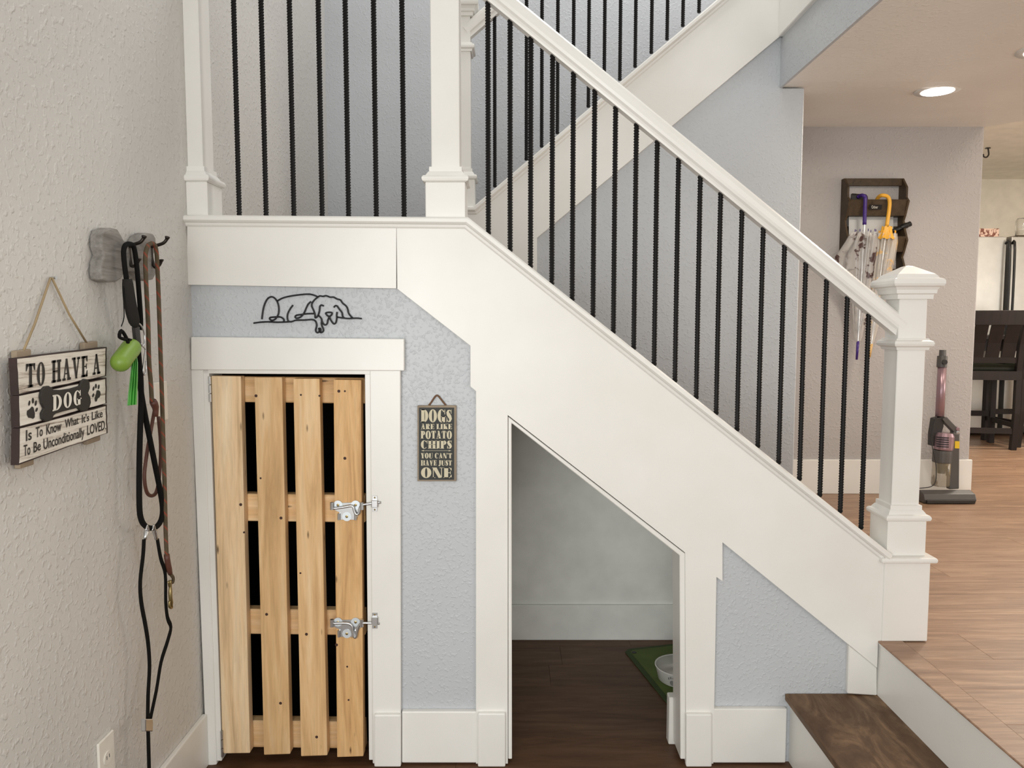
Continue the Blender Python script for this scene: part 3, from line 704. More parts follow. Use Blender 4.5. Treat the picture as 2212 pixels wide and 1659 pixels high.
# ------------------------------------------------------------------ TO HAVE A DOG sign (side wall)
SX = XL+0.030
def zs(x, y, X=SX): return WX(x/5.72, 730+y/5.72, X)
def qs(pts, X=SX): return [zs(a, b, X) for a, b in pts]
ws = thing('hanging_sign', 'weathered white plank sign with painted bone and paw prints on side wall', 'sign', zs(760, 1400, XL))
TLx, TRx = (200, 250), (1320, 112)
def wavy(p, q, amp, n, seed, inset=0):
    r = random.Random(seed); out = []
    for i in range(n): 
        t = i/n; out.append((p[0]+(q[0]-p[0])*t + (r.uniform(-amp, amp) if i else 0)*0.4, p[1]+(q[1]-p[1])*t + (r.uniform(-amp, amp) if i else 0)))
    return out
def plankq(tl, tr, br, bl, seed):
    o = wavy(tl, tr, 5, 7, seed)+wavy(tr, br, 9, 5, seed+1)+wavy(br, bl, 6, 7, seed+2)+wavy(bl, tl, 9, 5, seed+3)
    return o
for i, q in enumerate((((200, 250), (1320, 112), (1312, 468), (225, 708)), ((225, 714), (1315, 490), (1318, 808), (235, 1108)), ((235, 1116), (1320, 822), (1330, 1175), (225, 1572)))):
    P = plankq(*q, 10*i)
    MB().prism([zs(a, b) for a, b in P], (-0.015, 0, 0)).build('plank', M['sign_dark'], ws)
    cx = sum(p[0] for p in P)/len(P); cy = sum(p[1] for p in P)/len(P)
    P2 = [(cx+(a-cx)*0.972, cy+(b-cy)*0.94) for a, b in P]
    MB().prism([zs(a, b, SX+0.0006) for a, b in P2], (-0.0005, 0, 0)).build('painted_face', M['signwhite'], ws)
for (a, b, c_, d_) in ((200, 160, 390, 1620), (1040, 60, 1210, 1320)):
    MB().prism([zs(a, b, XL+0.014), zs(c_, b-25, XL+0.014), zs(c_+35, d_-55, XL+0.014), zs(a+45, d_, XL+0.014)], (-0.012, 0, 0)).build('batten', M['board_edge'], ws, bevel=0.002)
MB().tube([zs(295, 150, XL+0.012), WX(75, 700, XL+0.008), WX(109, 600, XL+0.006)], 0.0024, 6).build('twine', M['twine'], ws, smooth=True)
MB().tube([zs(1070, 60, XL+0.012), WX(150, 680, XL+0.008), WX(112, 600, XL+0.006)], 0.0024, 6).build('twine', M['twine'], ws, smooth=True)
MB().lathe([(0.003, 0), (0.003, 0.010), (0.005, 0.011)], WX(111, 600, XL), (1, 0, 0), 8).build('nail', M['steel'], ws)
n1 = (1, 0, 0); sx1 = SX+0.0008
slab = dict(T=0.17, t=0.06, s=0.11, e=0.07)
letters('TO', qs(((318, 322), (552, 297), (552, 578), (318, 622)), sx1), n1, M['ink'], 'lettering', ws, slab, 0.12)
letters('HAVE', qs(((636, 280), (1078, 218), (1078, 475), (636, 558)), sx1), n1, M['ink'], 'lettering', ws, slab, 0.10)
letters('A', qs(((1143, 205), (1237, 190), (1237, 440), (1143, 458)), sx1), n1, M['ink'], 'lettering', ws, slab)
def oval(cx, cy, rx, ry, rot=0, n=14):
    r = math.radians(rot); return [(cx+rx*math.cos(a)*math.cos(r)-ry*math.sin(a)*math.sin(r), cy+rx*math.cos(a)*math.sin(r)+ry*math.sin(a)*math.cos(r)) for a in [2*math.pi*i/n for i in range(n)]]
bone = [(505, 720), (520, 640), (560, 600), (610, 592), (650, 615), (662, 640), (760, 642), (880, 625), (990, 592), (1010, 540), (1045, 505), (1085, 510), (1112, 550), (1115, 620), (1095, 680), (1120, 730), (1128, 800), (1110, 860), (1075, 900), (1030, 908), (990, 890), (970, 862), (880, 885), (780, 910), (700, 935), (668, 960), (655, 1000), (610, 1030), (560, 1030), (525, 1000), (518, 930), (550, 870), (520, 810)]
MB().prism([zs(a, b, SX+0.006) for a, b in bone], (-0.006, 0, 0)).build('bone', M['ink'], ws, bevel=0.0015)
letters('DOG', qs(((645, 708), (1000, 642), (1000, 818), (645, 908)), SX+0.0062), n1, M['paintwhite'], 'lettering', ws, dict(T=0.19, t=0.07, s=0.09, e=0.05), 0.12)
def paw(cx, cy, k, toes, pad):
    m = MB()
    for (x, y, rx, ry, ro) in toes: m.face([zs(a, b, SX+0.0012) for a, b in oval(x, y, rx, ry, ro)])
    m.face([zs(a, b, SX+0.0012) for a, b in pad]); m.build('paw_print', M['ink'], ws)
paw(0, 0, 1, ((363, 805, 12, 33, 10), (408, 775, 14, 36, 0), (443, 805, 13, 36, 8), (453, 887, 13, 28, 20)), [(395, 845), (415, 860), (425, 900), (432, 930), (430, 980), (410, 1000), (385, 990), (350, 985), (332, 945), (335, 900), (365, 880)])
paw(0, 0, 1, ((1157, 625, 11, 28, 10), (1186, 595, 12, 30, 0), (1220, 605, 11, 30, 8), (1153, 708, 11, 26, 15)), [(1195, 648), (1222, 645), (1240, 665), (1244, 700), (1230, 735), (1210, 745), (1195, 785), (1175, 785), (1170, 745), (1185, 700)])
for tx, q in (('Is', ((318, 1140), (388, 1120), (388, 1255), (318, 1280))), ('To', ((440, 1105), (525, 1085), (525, 1210), (440, 1235))), ('Know', ((570, 1072), (755, 1020), (755, 1145), (570, 1200))), ('What', ((800, 1008), (968, 962), (968, 1062), (800, 1118))), ("It's", ((1010, 950), (1098, 925), (1098, 1025), (1010, 1055))), ('Like', ((1132, 915), (1265, 880), (1265, 978), (1132, 1018))),
              ('To', ((290, 1325), (372, 1305), (372, 1440), (290, 1462))), ('Be', ((412, 1290), (500, 1265), (500, 1385), (412, 1422))), ('Unconditionally', ((535, 1250), (1040, 1095), (1040, 1248), (535, 1415))), ('LOVED.', ((1075, 1080), (1308, 1010), (1308, 1130), (1075, 1205)))):
    if tx == 'Unconditionally': q = ((535, 1248), (1040, 1098), (1040, 1252), (535, 1425))
    fonttext(tx, qs(q, sx1), n1, M['ink'], 'lettering', ws, bold=0.012)

# ------------------------------------------------------------------ bone hook board and leashes (side wall)
BX = XL+0.032
hb = thing('hook_board', 'grey weathered wooden bone board with dark iron hooks on side wall', 'coat rack', WX(280, 600, XL))
bo = [(221, 510), (226, 497), (240, 492), (254, 495), (262, 508), (268, 520), (285, 524), (298, 522), (306, 509), (318, 503), (331, 505), (337, 515), (337, 540), (331, 552), (336, 568), (337, 592), (331, 604), (316, 607), (304, 600), (298, 588), (285, 586), (268, 590), (262, 602), (252, 609), (235, 610), (222, 604), (219, 588), (220, 568), (226, 551), (221, 534)]
MB().prism([WX(a, b, BX) for a, b in bo], (-0.030, 0, 0)).build('board', M['greywood'], hb, bevel=0.004, segs=2)
def hook(bxy, up, lo):
    base = WX(*bxy, BX); Y0 = base.y; p = lambda a, b: WY(a, b, Y0)
    m = MB(); m.tube(smoothpath([base, p(up[0]-22, up[1]+16), p(up[0]-8, up[1]+11), p(up[0]-1, up[1]+3), p(up[0]+1, up[1]-4)], 4), [0.0045]*13+[0.0055, 0.0068, 0.0066, 0.003], 8)
    b2 = WX(bxy[0]+2, bxy[1]+28, BX); Y1 = b2.y
    m.tube(smoothpath([base, b2, p(lo[0]-12, lo[1]+9), p(lo[0]-3, lo[1]+6), p(lo[0]+2, lo[1]-3), p(lo[0]+2, lo[1]-8)], 4), [0.0042]*17+[0.0055, 0.0068, 0.0066, 0.003], 8)
    m.build('hook', M['darkiron'], hb, smooth=True)
hook((279, 533), (311, 512), (297, 566)); hook((327, 533), (361, 514), (346, 568))
LX = XL+0.055
def wl(pts, X=LX, k=4): return smoothpath([WX(a, b, X) for a, b in pts], k)
bl = thing('dog_leash', 'thick black rope leash with padded handle hanging from the hook board', 'leash', WX(330, 1100, LX))
MB().tube(wl([(275, 615), (270, 580), (267, 545), (271, 530), (280, 527), (289, 534), (295, 570), (300, 630), (304, 690), (303, 712)]), 0.0062, 8).build('handle_loop', M['black_nylon'], bl, smooth=True)
MB().tube(wl([(275, 603), (277, 625), (280, 650), (285, 675), (290, 695), (293, 706)], LX+0.004, 2), [0.011, 0.0125, 0.0135, 0.014, 0.0145, 0.0145, 0.0145, 0.014, 0.013, 0.010, 0.006], 10).build('handle_pad', M['foam'], bl, smooth=True)
MB().tube(wl([(293, 706), (297, 745)], LX, 2), 0.0092, 10).build('sleeve', M['vacdark'], bl)
MB().tube(wl([(297, 745), (301, 790), (304, 840), (312, 890), (322, 940), (334, 1000), (345, 1055), (351, 1095), (349, 1120), (340, 1136), (328, 1141), (315, 1137), (305, 1122), (301, 1090), (301, 1000), (303, 920), (305, 860), (303, 800)]), 0.0070, 10).build('rope', M['black_nylon'], bl, smooth=True)
MB().tube(wl([(268, 612), (267, 650), (268, 685), (262, 705)], LX, 3), 0.0013, 6).build('dangle_cord', M['black_nylon'], bl)
m = MB(); m.tube(wl([(298, 697), (306, 705), (312, 722), (312, 740), (308, 748), (304, 742)], LX+0.008), 0.0022, 6); m.tube(wl([(309, 748), (314, 756), (312, 770), (309, 800), (312, 810), (316, 800), (315, 780)], LX+0.008), 0.002, 6)
m.build('carabiner', M['steel'], bl, smooth=True)
cp = thing('leash_coupler', 'flat black strap coupler clipped by two swivel snaps below the thick rope', 'leash', WX(325, 1400, LX))
for pts in ([(318, 1138), (316, 1150), (313, 1165)], [(332, 1138), (335, 1150), (338, 1165)]):
    m = MB(); m.tube(wl(pts, LX, 2), [0.004, 0.0055, 0.0065, 0.005, 0.0045], 8); m.tube(wl([(pts[0][0]-3, 1147), (pts[0][0], 1134), (pts[0][0]+4, 1147)], LX+0.008, 3), 0.0022, 6); m.build('snap_hook', M['steel'], cp, smooth=True)
fl = dict(n=8, flat=0.22, ref=(0.35, -0.9, 0))
MB().tube(wl([(311, 1165), (309, 1200), (303, 1255), (305, 1300), (314, 1350), (320, 1390), (323, 1440), (320, 1500), (319, 1556)]), 0.0066, 8, 0.3, (0.3, 0.95, 0)).build('strap', M['black_nylon'], cp, smooth=True)
MB().tube(wl([(340, 1165), (347, 1205), (357, 1240), (358, 1300), (362, 1335), (369, 1355), (362, 1385), (348, 1430), (338, 1490), (324, 1556)]), 0.0060, 8, 0.3, (0.3, 0.95, 0)).build('strap', M['black_nylon'], cp, smooth=True)
MB().tube(wl([(320, 1578), (321, 1620), (323, 1700), (323, 1760)]), 0.0066, 8, 0.35, (0.3, 0.95, 0)).build('strap', M['black_nylon'], cp, smooth=True)
MB().prism([WX(315, 1553, LX+0.008), WX(331, 1553, LX+0.008), WX(331, 1580, LX+0.008), WX(315, 1580, LX+0.008)], (-0.013, 0, 0)).build('slider', M['steel'], cp, bevel=0.002)
rl = thing('dog_leash', 'olive rope leash with red flecks and brown leather ends on hook', 'leash', WX(350, 1000, LX))
LX2 = XL+0.062
MB().tube(wl([(328, 868), (326, 830), (322, 780), (320, 700), (316, 620), (314, 560), (317, 537), (324, 527), (333, 528), (338, 545), (341, 600), (344, 680), (347, 770), (350, 860), (353, 960), (356, 1060), (358, 1150), (360, 1202)], LX2), 0.0058, 8).build('rope', M['rope'], rl, smooth=True)
MB().tube(wl([(330, 866), (336, 880), (337, 900)], LX2, 2), [0.009, 0.010, 0.009, 0.007, 0.006], 8).build('leather_wrap', M['leather'], rl, smooth=True)
MB().tube(wl([(334, 885), (326, 930), (318, 975), (312, 1025), (316, 1060), (326, 1071), (338, 1062), (345, 1020), (347, 960), (342, 900)], XL+0.040), 0.0048, 8).build('handle_loop', M['leather'], rl, smooth=True)
MB().tube(wl([(360, 1198), (363, 1220), (368, 1240)], LX2, 2), [0.0078, 0.008, 0.0082, 0.0078, 0.006], 8).build('leather_wrap', M['leather'], rl, smooth=True)
MB().tube(wl([(368, 1240), (374, 1248), (373, 1258), (367, 1258)], LX2, 3), 0.0045, 8).build('end_loop', M['rope'], rl, smooth=True)
m = MB(); m.tube(wl([(367, 1254), (368, 1270), (368, 1288), (370, 1302), (371, 1313), (366, 1310), (366, 1298)], LX2, 3), [0.0045]*4+[0.0055]*6+[0.0035]*9, 8); m.tube(wl([(363, 1256), (366, 1268), (372, 1258)], LX2, 3), 0.002, 6)
m.build('snap_hook', M['brass'], rl, smooth=True)
pb = thing('bag_dispenser', 'green capsule bag dispenser with bright green bag tail dangling beside leash', 'dispenser', WX(270, 770, LX))
a, b = WX(261, 782, LX), WX(283, 752, LX); ax = (b-a); L = ax.length; r = 0.0235
MB().lathe([(r*math.sin(t), -r*math.cos(t)) for t in [i*math.pi/16 for i in range(9)]] + [(r, L)] + [(r*math.cos(t), L+r*math.sin(t)) for t in [i*math.pi/16 for i in range(1, 9)]], a, ax, 20).build('capsule', M['green'], pb, smooth=True)
MB().tube(wl([(288, 744), (282, 735), (270, 733), (258, 728), (262, 714), (272, 728), (278, 745)], LX+0.004, 3), 0.0042, 6).build('strap', M['black_nylon'], pb, smooth=True)
m = MB(); P = [[(288, 772), (296, 770)], [(286, 785), (298, 784)], [(283, 815), (298, 814)], [(279, 850), (297, 848)], [(277, 876), (296, 874)]]
rows = []
for i, (l, r_) in enumerate(P):
    row = []
    for j in range(7):
        t = j/6; row.append(WX(l[0]+(r_[0]-l[0])*t, l[1]+(r_[1]-l[1])*t, LX+0.016+(0.005 if j % 2 else -0.002)))
    rows.append(row + [p + Vector((-0.003, 0.001, 0)) for p in reversed(row)])
m.loft(rows); m.build('bag_tail', M['greenbag'], pb)

# wall plates on the side wall
def plate_on_left(label, pix, name='switch_plate', cat='wall plate'):
    P = [WX(a, b, XL+0.007) for a, b in pix]
    y0 = (P[0].y+P[3].y)/2; y1 = (P[1].y+P[2].y)/2; z1 = (P[0].z+P[1].z)/2; z0 = (P[2].z+P[3].z)/2
    o = thing(name, label, cat, (XL, (y0+y1)/2, (z0+z1)/2))
    MB().box(XL, y0, z0, XL+0.007, y1, z1).build('cover', M['plastic_white'], o, bevel=0.002)
    return o, y0, y1, z0, z1
o, y0, y1, z0, z1 = plate_on_left('blank white wall plate half hidden behind the olive rope leash', [(335, 826), (362, 823), (363, 908), (337, 912)])
o, y0, y1, z0, z1 = plate_on_left('white duplex outlet low on the side wall near the baseboard', [(213, 1607), (246, 1577), (252, 1712), (220, 1752)], 'outlet')
for k in (0.32, 0.70):
    zc_ = z1 + (z0-z1)*k; yc = (y0+y1)/2
    rcp = MB().prism([(XL+0.007, yc+0.018*math.cos(a), zc_+0.017*math.sin(a)) for a in [i*math.pi/8 for i in range(16)]], (0.002, 0, 0)).build('receptacle', M['plastic_white'], o, bevel=0.0005)
    for dy in (-0.006, 0.006): MB().box(XL+0.0088, yc+dy-0.001, zc_-0.002, XL+0.0094, yc+dy+0.001, zc_+0.007).build('slot', M['slot'], rcp)

# ------------------------------------------------------------------ bowl and mat in the niche
A, B, C_ = WZ(1347, 1403, 0.006), WZ(1462, 1390, 0.006), WZ(1450, 1530, 0.006)
e1 = (B-A).normalized(); e2 = (C_-A).normalized()
ct = lambda u, v: A + e1*u + e2*v
mt = thing('feeding_mat', 'olive green rubber mat under the dog bowl in the stair niche', 'mat', ct(0.25, 0.25))
LXm, LYm = 0.44, 0.66
corn = [ct(0.02, 0), ct(LXm, 0), ct(LXm, LYm), ct(0, LYm), ct(0, 0.02)]
MB().prism([Vector((p.x, p.y, 0.0005)) for p in corn], (0, 0, 0.006)).build('base', M['matedge'], mt, bevel=0.001)
MB().prism([Vector((p.x, p.y, 0.0066)) for p in (ct(0.035, 0.02), ct(LXm-.02, 0.02), ct(LXm-.02, LYm-.02), ct(0.02, LYm-.02), ct(0.02, 0.035))], (0, 0, 0.0015)).build('surface', M['matgreen'], mt)
p = ct(0.032, 0.045); MB().lathe([(0.010, 0), (0.010, 0.002)], (p.x, p.y, 0.0081), (0, 0, 1), 14).build('corner_dot', M['slot'], mt)
bc = WZ(1470, 1466, 0.01); bc.z = 0.0085
bw = thing('dog_bowl', 'white dog bowl with grey paw print and steel inside on green mat', 'bowl', bc)
MB().lathe([(0.082, 0), (0.088, 0.004), (0.099, 0.052), (0.102, 0.056), (0.102, 0.059), (0.097, 0.058), (0.094, 0.052)], bc, (0, 0, 1), 36).build('shell', M['enamel'], bw, smooth=True)
MB().lathe([(0.0955, 0.0575), (0.092, 0.050), (0.078, 0.012), (0.06, 0.008), (0.0005, 0.008)], bc, (0, 0, 1), 36).build('liner', M['stainless'], bw, smooth=True)
def onbowl(ang, h): 
    r = 0.0895 + (0.099-0.088)*(h/0.052); return Vector((bc.x+r*math.cos(ang), bc.y+r*math.sin(ang), bc.z+h))
m = MB(); a0 = math.radians(-122)
for (da, hh, ra, rh) in ((0, 0.020, 0.11, 0.011), (-0.14, 0.037, 0.032, 0.0055), (-0.05, 0.042, 0.032, 0.0055), (0.05, 0.042, 0.032, 0.0055), (0.14, 0.037, 0.032, 0.0055)):
    m.face([onbowl(a0+da+ra*math.cos(t), hh+rh*math.sin(t)) for t in [i*math.pi/7 for i in range(14)]])
m.build('paw_print', M['pawgrey'], bw)

# ------------------------------------------------------------------ organiser rack with umbrellas on the far wall
def zr(x, y): return (1800+x/3.858, 370+y/3.858)
def fr(x, y, Y): return WY(*zr(x, y), Y)
RY0, RY1 = YF-0.095, YF
rk = thing('mail_rack', 'dark brown wooden wall organiser with tilted pockets on far grey wall', 'organiser', fr(310, 800, YF))
def rect(x0, y0, x1, y1, Y): return [fr(x0, y0, Y), fr(x1, y0, Y), fr(x1, y1, Y), fr(x0, y1, Y)]
xl, xr = fr(108, 300, YF-0.05).x, fr(575, 300, YF-0.05).x
zt_, zbm = fr(300, 55, YF-0.05).z, fr(300, 900, YF-0.05).z
def side(X):
    hh = zt_-zbm; pr = [(0, 1.0), (-0.035, 1.0), (-0.085, 0.90), (-0.085, 0.80), (-0.11, 0.76), (-0.075, 0.62), (-0.06, 0.58), (-0.075, 0.50), (-0.11, 0.38), (-0.075, 0.26), (-0.06, 0.22), (-0.09, 0.12), (-0.09, 0.0), (0, 0)]
    MB().prism([(X, YF-0.001+a, zbm+hh*b) for a, b in pr], (0.012, 0, 0)).build('side_board', M['rackwood'], rk, bevel=0.001)
side(xl-0.012); side(xr)
def pocket(y0, y1, ytilt):
    z1_, z0_ = fr(300, y0, YF-0.09).z, fr(300, y1, YF-0.09).z
    MB().prism([(xl, YF-0.108, z1_), (xl, YF-0.098, z1_), (xl, YF-0.066, z0_), (xl, YF-0.076, z0_)], (xr-xl, 0, 0)).build('pocket_front', M['rackwood'], rk, bevel=0.001)
    MB().box(xl, YF-0.070, z0_, xr, YF-0.002, z0_+0.010).build('shelf', M['rackwood'], rk)
pocket(238, 368, 0); pocket(545, 670, 0); pocket(815, 900, 0)
MB().box(xl, YF-0.036, fr(300, 122, YF-0.03).z, xr, YF-0.022, zt_).build('top_board', M['rackwood'], rk, bevel=0.001)
MB().box(xl, YF-0.004, fr(300, 540, YF).z, xr, YF-0.001, fr(300, 460, YF).z).build('back_slat', M['rackwood'], rk)
zl1, zl0 = fr(350, 280, YF-0.1).z, fr(350, 318, YF-0.1).z
MB().prism([Vector((fr(300, 280, YF-.1).x, YF-0.1045, zl1)), Vector((fr(405, 280, YF-.1).x, YF-0.1045, zl1)), Vector((fr(405, 280, YF-.1).x, YF-0.096, zl0)), Vector((fr(300, 280, YF-.1).x, YF-0.096, zl0))], (0, -0.002, -0.0004)).build('label_plate', M['blackplastic'], rk)
ql = [fr(318, 286, YF-0.107), fr(372, 286, YF-0.107), fr(372, 311, YF-0.1035), fr(318, 311, YF-0.1035)]
fonttext('Other', ql, (0, -1, 0.2), M['paintwhite'], 'lettering', rk, 0.0012)
pap = MB().prism(rect(130, 370, 500, 560, YF-0.03), (0, 0.003, 0)).build('paper_stack', M['paper']); tag(pap, 'pale papers standing in the wall organiser behind the umbrellas', 'paper')
# flashlight, cap, orange tag
fa, fb = fr(480, 505, YF-0.055), fr(648, 435, YF-0.07)
fl_ = thing('flashlight', 'black flashlight sticking out of the organiser pocket beside yellow umbrella', 'flashlight', fa)
dv = fb-fa; Lf = dv.length
MB().lathe([(0.011, 0), (0.012, 0.02), (0.012, Lf*0.55)], fa, dv, 16).build('barrel', M['blackplastic'], fl_, smooth=True)
MB().lathe([(0.012, Lf*0.5), (0.0165, Lf*0.62), (0.0165, Lf*0.80), (0.0145, Lf*0.82), (0.0145, Lf*0.98), (0.012, Lf)], fa, dv, 16).build('head', M['blackplastic'], fl_)
m = MB(); m.loft([[fr(x_, y_, Y_) for x_, y_, Y_ in ((148, 240, YF-0.09), (290, 240, YF-0.09), (290, 240, YF-0.05), (148, 240, YF-0.05))], [fr(x_, y_, Y_) for x_, y_, Y_ in ((146, 195, YF-0.09), (287, 212, YF-0.09), (287, 212, YF-0.05), (146, 195, YF-0.05))], [fr(x_, y_, Y_) for x_, y_, Y_ in ((155, 184, YF-0.085), (275, 192, YF-0.085), (275, 192, YF-0.055), (155, 184, YF-0.055))]])
tag(m.build('black_pouch', M['blackplastic'], bevel=0.003), 'black pouch in the top pocket of the wall organiser behind purple handle', 'pouch')
m = MB().prism(rect(558, 330, 577, 360, YF-0.045), (0, 0.02, 0)).build('orange_tag', M['orange'], bevel=0.002); tag(m, 'tiny orange tag poking out at the side of the wall organiser', 'tag')
def umbrella(label, hook, shaft, tip, hem, mat_h, mat_f, mat_t, ferr, seed, R0, bulge):
    Yu = YF-0.135
    t = thing('umbrella', label, 'umbrella', fr(*tip, Yu), 'folded clear umbrellas hooked on the wall organiser')
    MB().tube(smoothpath([fr(a, b, Yu+dy) for a, b, dy in hook], 4), 0.0105, 10).build('handle', mat_h, t, smooth=True)
    a, b = fr(*shaft, Yu), fr(*tip, Yu); MB().tube([a, b], 0.004, 8).build('shaft', M['steel'], t)
    r = random.Random(seed); ax = fr(*tip, Yu)-fr(*hem, Yu); L = ax.length; d_ = ax.normalized(); h0 = fr(*hem, Yu)
    prof = [(0.0, R0), (0.06, R0*1.1), (0.18, R0*1.05), (0.30, R0*0.92), (0.42, R0*0.78), (0.55, R0*0.62), (0.70, R0*0.46), (0.82, R0*0.32), (ferr, R0*0.16)]
    rings = []; n = 48; ph = [r.uniform(-0.3, 0.3) for _ in range(n)]
    for i, (q, rad) in enumerate(prof):
        ring = []
        for j in range(n):
            an = 2*math.pi*j/n; fold = 1+0.30*math.cos(8*an+ph[j]*0.6+q*2.5)+ph[j]*0.4
            rr = rad*fold; sag = bulge*math.exp(-((q-0.25)/0.16)**2)*max(0, math.cos(an-math.pi))
            off = Vector((math.cos(an)*(rr+sag), math.sin(an)*rr*0.62, 0))
            if i == 0: off.z = 0.014*math.sin(8*an) + ph[j]*0.02
            ring.append(h0 + d_*(q*L) + off)
        rings.append(ring)
    MB().loft(rings, caps=False).build('canopy', mat_f, t, smooth=True)
    m = MB()
    for j in range(8):
        an = 2*math.pi*j/8; p0 = h0 + Vector((math.cos(an)*R0*1.05, math.sin(an)*R0*0.6, 0.012)); m.tube([p0, h0+d_*(L*ferr)], 0.0012, 5)
    m.build('rib', M['steel'], t, kind='stuff')
    MB().tube([h0+d_*(L*(ferr-0.01)), h0+d_*L], [0.0085, 0.0062], 10).build('ferrule', mat_t, t, smooth=True)
    m = MB()
    for j in range(8):
        an = 2*math.pi*j/8; p0 = h0 + Vector((math.cos(an)*R0*1.05, math.sin(an)*R0*0.6, 0.010)); m.tube([p0, p0+Vector((0, 0, 0.014))], 0.0022, 6)
    m.build('rib_tip', mat_h, t, kind='stuff')
    return t
umbrella('clear umbrella with brown print and purple hooked handle', [(205, 215, 0.045), (225, 203, 0.03), (252, 203, 0.0), (266, 225, 0.0), (264, 300, 0), (260, 445, 0)], (260, 440), (195, 1570), (268, 520), M['purple'], M['film_brown'], M['purple'], 0.86, 4, 0.056, 0.10)
uy = umbrella('clear umbrella with cream floral print and yellow hooked handle', [(365, 235, 0.05), (380, 212, 0.03), (410, 200, 0.0), (450, 210, 0), (468, 245, 0), (465, 320, 0), (445, 460, 0)], (445, 455), (302, 1550), (450, 530), M['yellow'], M['film_yellow'], M['tan'], 0.90, 9, 0.045, 0.0)
c0 = fr(448, 462, YF-0.135); c1 = fr(436, 565, YF-0.135)
m = MB(); rings = []
for q in range(6):
    t = q/5; c = c0.lerp(c1, t); R = 0.028+0.020*t*t
    rings.append([c + Vector((math.cos(a)*R*(1+0.08*math.cos(8*a)), math.sin(a)*R*0.8*(1+0.08*math.cos(8*a)), 0.004*math.sin(8*a)*(q in (0, 5)))) for a in [2*math.pi*j/40 for j in range(40)]])
m.loft(rings, caps=False); m.build('collar', M['yellow'], uy, smooth=True)

# ------------------------------------------------------------------ stick vacuum
def zv(x, y): return (1940+x/4.147, 720+y/4.147)
VY = YF-0.16
def v(x, y, Y=VY): return WY(*zv(x, y), Y)
vc = thing('stick_vacuum', 'grey and mauve stick vacuum standing on the hall floor by far wall', 'vacuum', v(420, 1500, VY))
def vp(name, pix, Y, th, mat, bev=0.003): return MB().prism([v(a, b, Y) for a, b in pix], (0, th, 0)).build(name, mat, vc, bevel=bev, segs=2)
MB().tube([v(372, 745, VY+0.02), v(398, 250, VY+0.06)], 0.0235, 16).build('wand', M['mauve'], vc, smooth=True)
MB().tube([v(390, 305, VY+0.055), v(397, 205, VY+0.062)], [0.027, 0.027], 14).build('wand_connector', M['vacgrey'], vc)
MB().tube([v(397, 210, VY+0.062), v(400, 150, VY+0.064)], 0.018, 12).build('wand_tip', M['vacgrey'], vc)
MB().lathe([(0.014, 0), (0.014, 0.012)], v(412, 258, VY+0.025), (0, -1, 0), 16).build('release_button', M['vacdark'], vc)
vp('spine', [(330, 765), (405, 745), (410, 830), (390, 900), (345, 1010), (305, 1010), (308, 900)], VY, 0.05, M['vacdark'])
vp('handle', [(398, 770), (440, 752), (520, 835), (552, 845), (553, 920), (500, 905), (498, 880), (420, 800)], VY-0.01, 0.04, M['vacgrey'])
MB().lathe([(0.001, -0.003), (0.010, -0.002), (0.012, 0.004)], v(535, 858, VY-0.012), (0, 1, 0), 14).build('button', M['mauve'], vc)
MB().lathe([(0.001, -0.003), (0.010, -0.002), (0.012, 0.004)], v(535, 888, VY-0.012), (0, 1, 0), 14).build('button', M['steel'], vc)
cb, ctp = v(405, 1040), v(420, 890)
MB().lathe([(0.050, 0), (0.052, 0.01), (0.052, (ctp-cb).length*0.8), (0.044, (ctp-cb).length)], cb, ctp-cb, 24).build('motor', M['mauve'], vc, smooth=False)
for k in range(5):
    y = 925+k*20; m = MB(); cc = v(405, y); 
    m.loft([[cc+Vector((0.0535*math.cos(a), 0.0535*math.sin(a), dz)) for a in [math.radians(200+i*8) for i in range(10)]] for dz in (-0.003, 0.003)], caps=False, closed=False); m.build('vent', M['slot'], vc)
cb, ctp = v(378, 1365), v(400, 1045)
Lc = (ctp-cb).length
MB().lathe([(0.046, 0), (0.049, 0.01), (0.049, Lc)], cb, ctp-cb, 24).build('dust_cup', M['cup'], vc, smooth=True)
MB().lathe([(0.020, Lc*0.35), (0.028, Lc*0.6), (0.036, Lc*0.98)], cb, ctp-cb, 16).build('filter', M['vacdark'], vc, smooth=True)
MB().lathe([(0.0505, Lc*0.66), (0.0515, Lc*0.68), (0.0515, Lc*0.92), (0.0505, Lc)], cb, ctp-cb, 24).build('cup_band', M['vacgrey'], vc)
vp('front_tube', [(497, 890), (553, 905), (548, 1395), (462, 1400), (475, 1040)], VY-0.035, 0.04, M['vacgrey'], 0.006)
vp('sticker', [(510, 966), (551, 967), (550, 1032), (508, 1030)], VY-0.0365, 0.001, M['sticker'], 0)
vp('cup_latch', [(440, 1150), (475, 1150), (465, 1290), (442, 1280)], VY-0.02, 0.02, M['vacdark'])
za = ZH+0.004
hd = [(185, 1390), (230, 1385), (640, 1392), (655, 1420), (657, 1490), (650, 1500), (235, 1502), (190, 1470)]
m = MB(); c1, c2 = v(195, 1440, VY-0.06), v(655, 1445, VY-0.06)
rr = 0.034; prf = [(-0.055, 0.0), (-0.065, 0.02), (-0.05, 0.050), (0.0, 0.064), (0.04, 0.050), (0.05, 0.02), (0.045, 0.0)]
m.prism([(c1.x, VY-0.05+a, za+b) for a, b in prf], (c2.x-c1.x, 0, 0)); m.build('floor_head', M['vacgrey'], vc, bevel=0.005, segs=2)
m = MB().box(c1.x+0.01, VY-0.121, za, c2.x-0.01, VY-0.112, za+0.018).build('bumper', M['vacdark'], vc, bevel=0.002)
MB().tube(smoothpath([v(a, b, VY-0.055) for a, b in ((345, 745), (315, 820), (298, 920), (305, 1010), (330, 1120), (342, 1220), (335, 1330), (290, 1375), (190, 1388))], 4), 0.0026, 6).build('cord', M['slot'], vc, smooth=True)

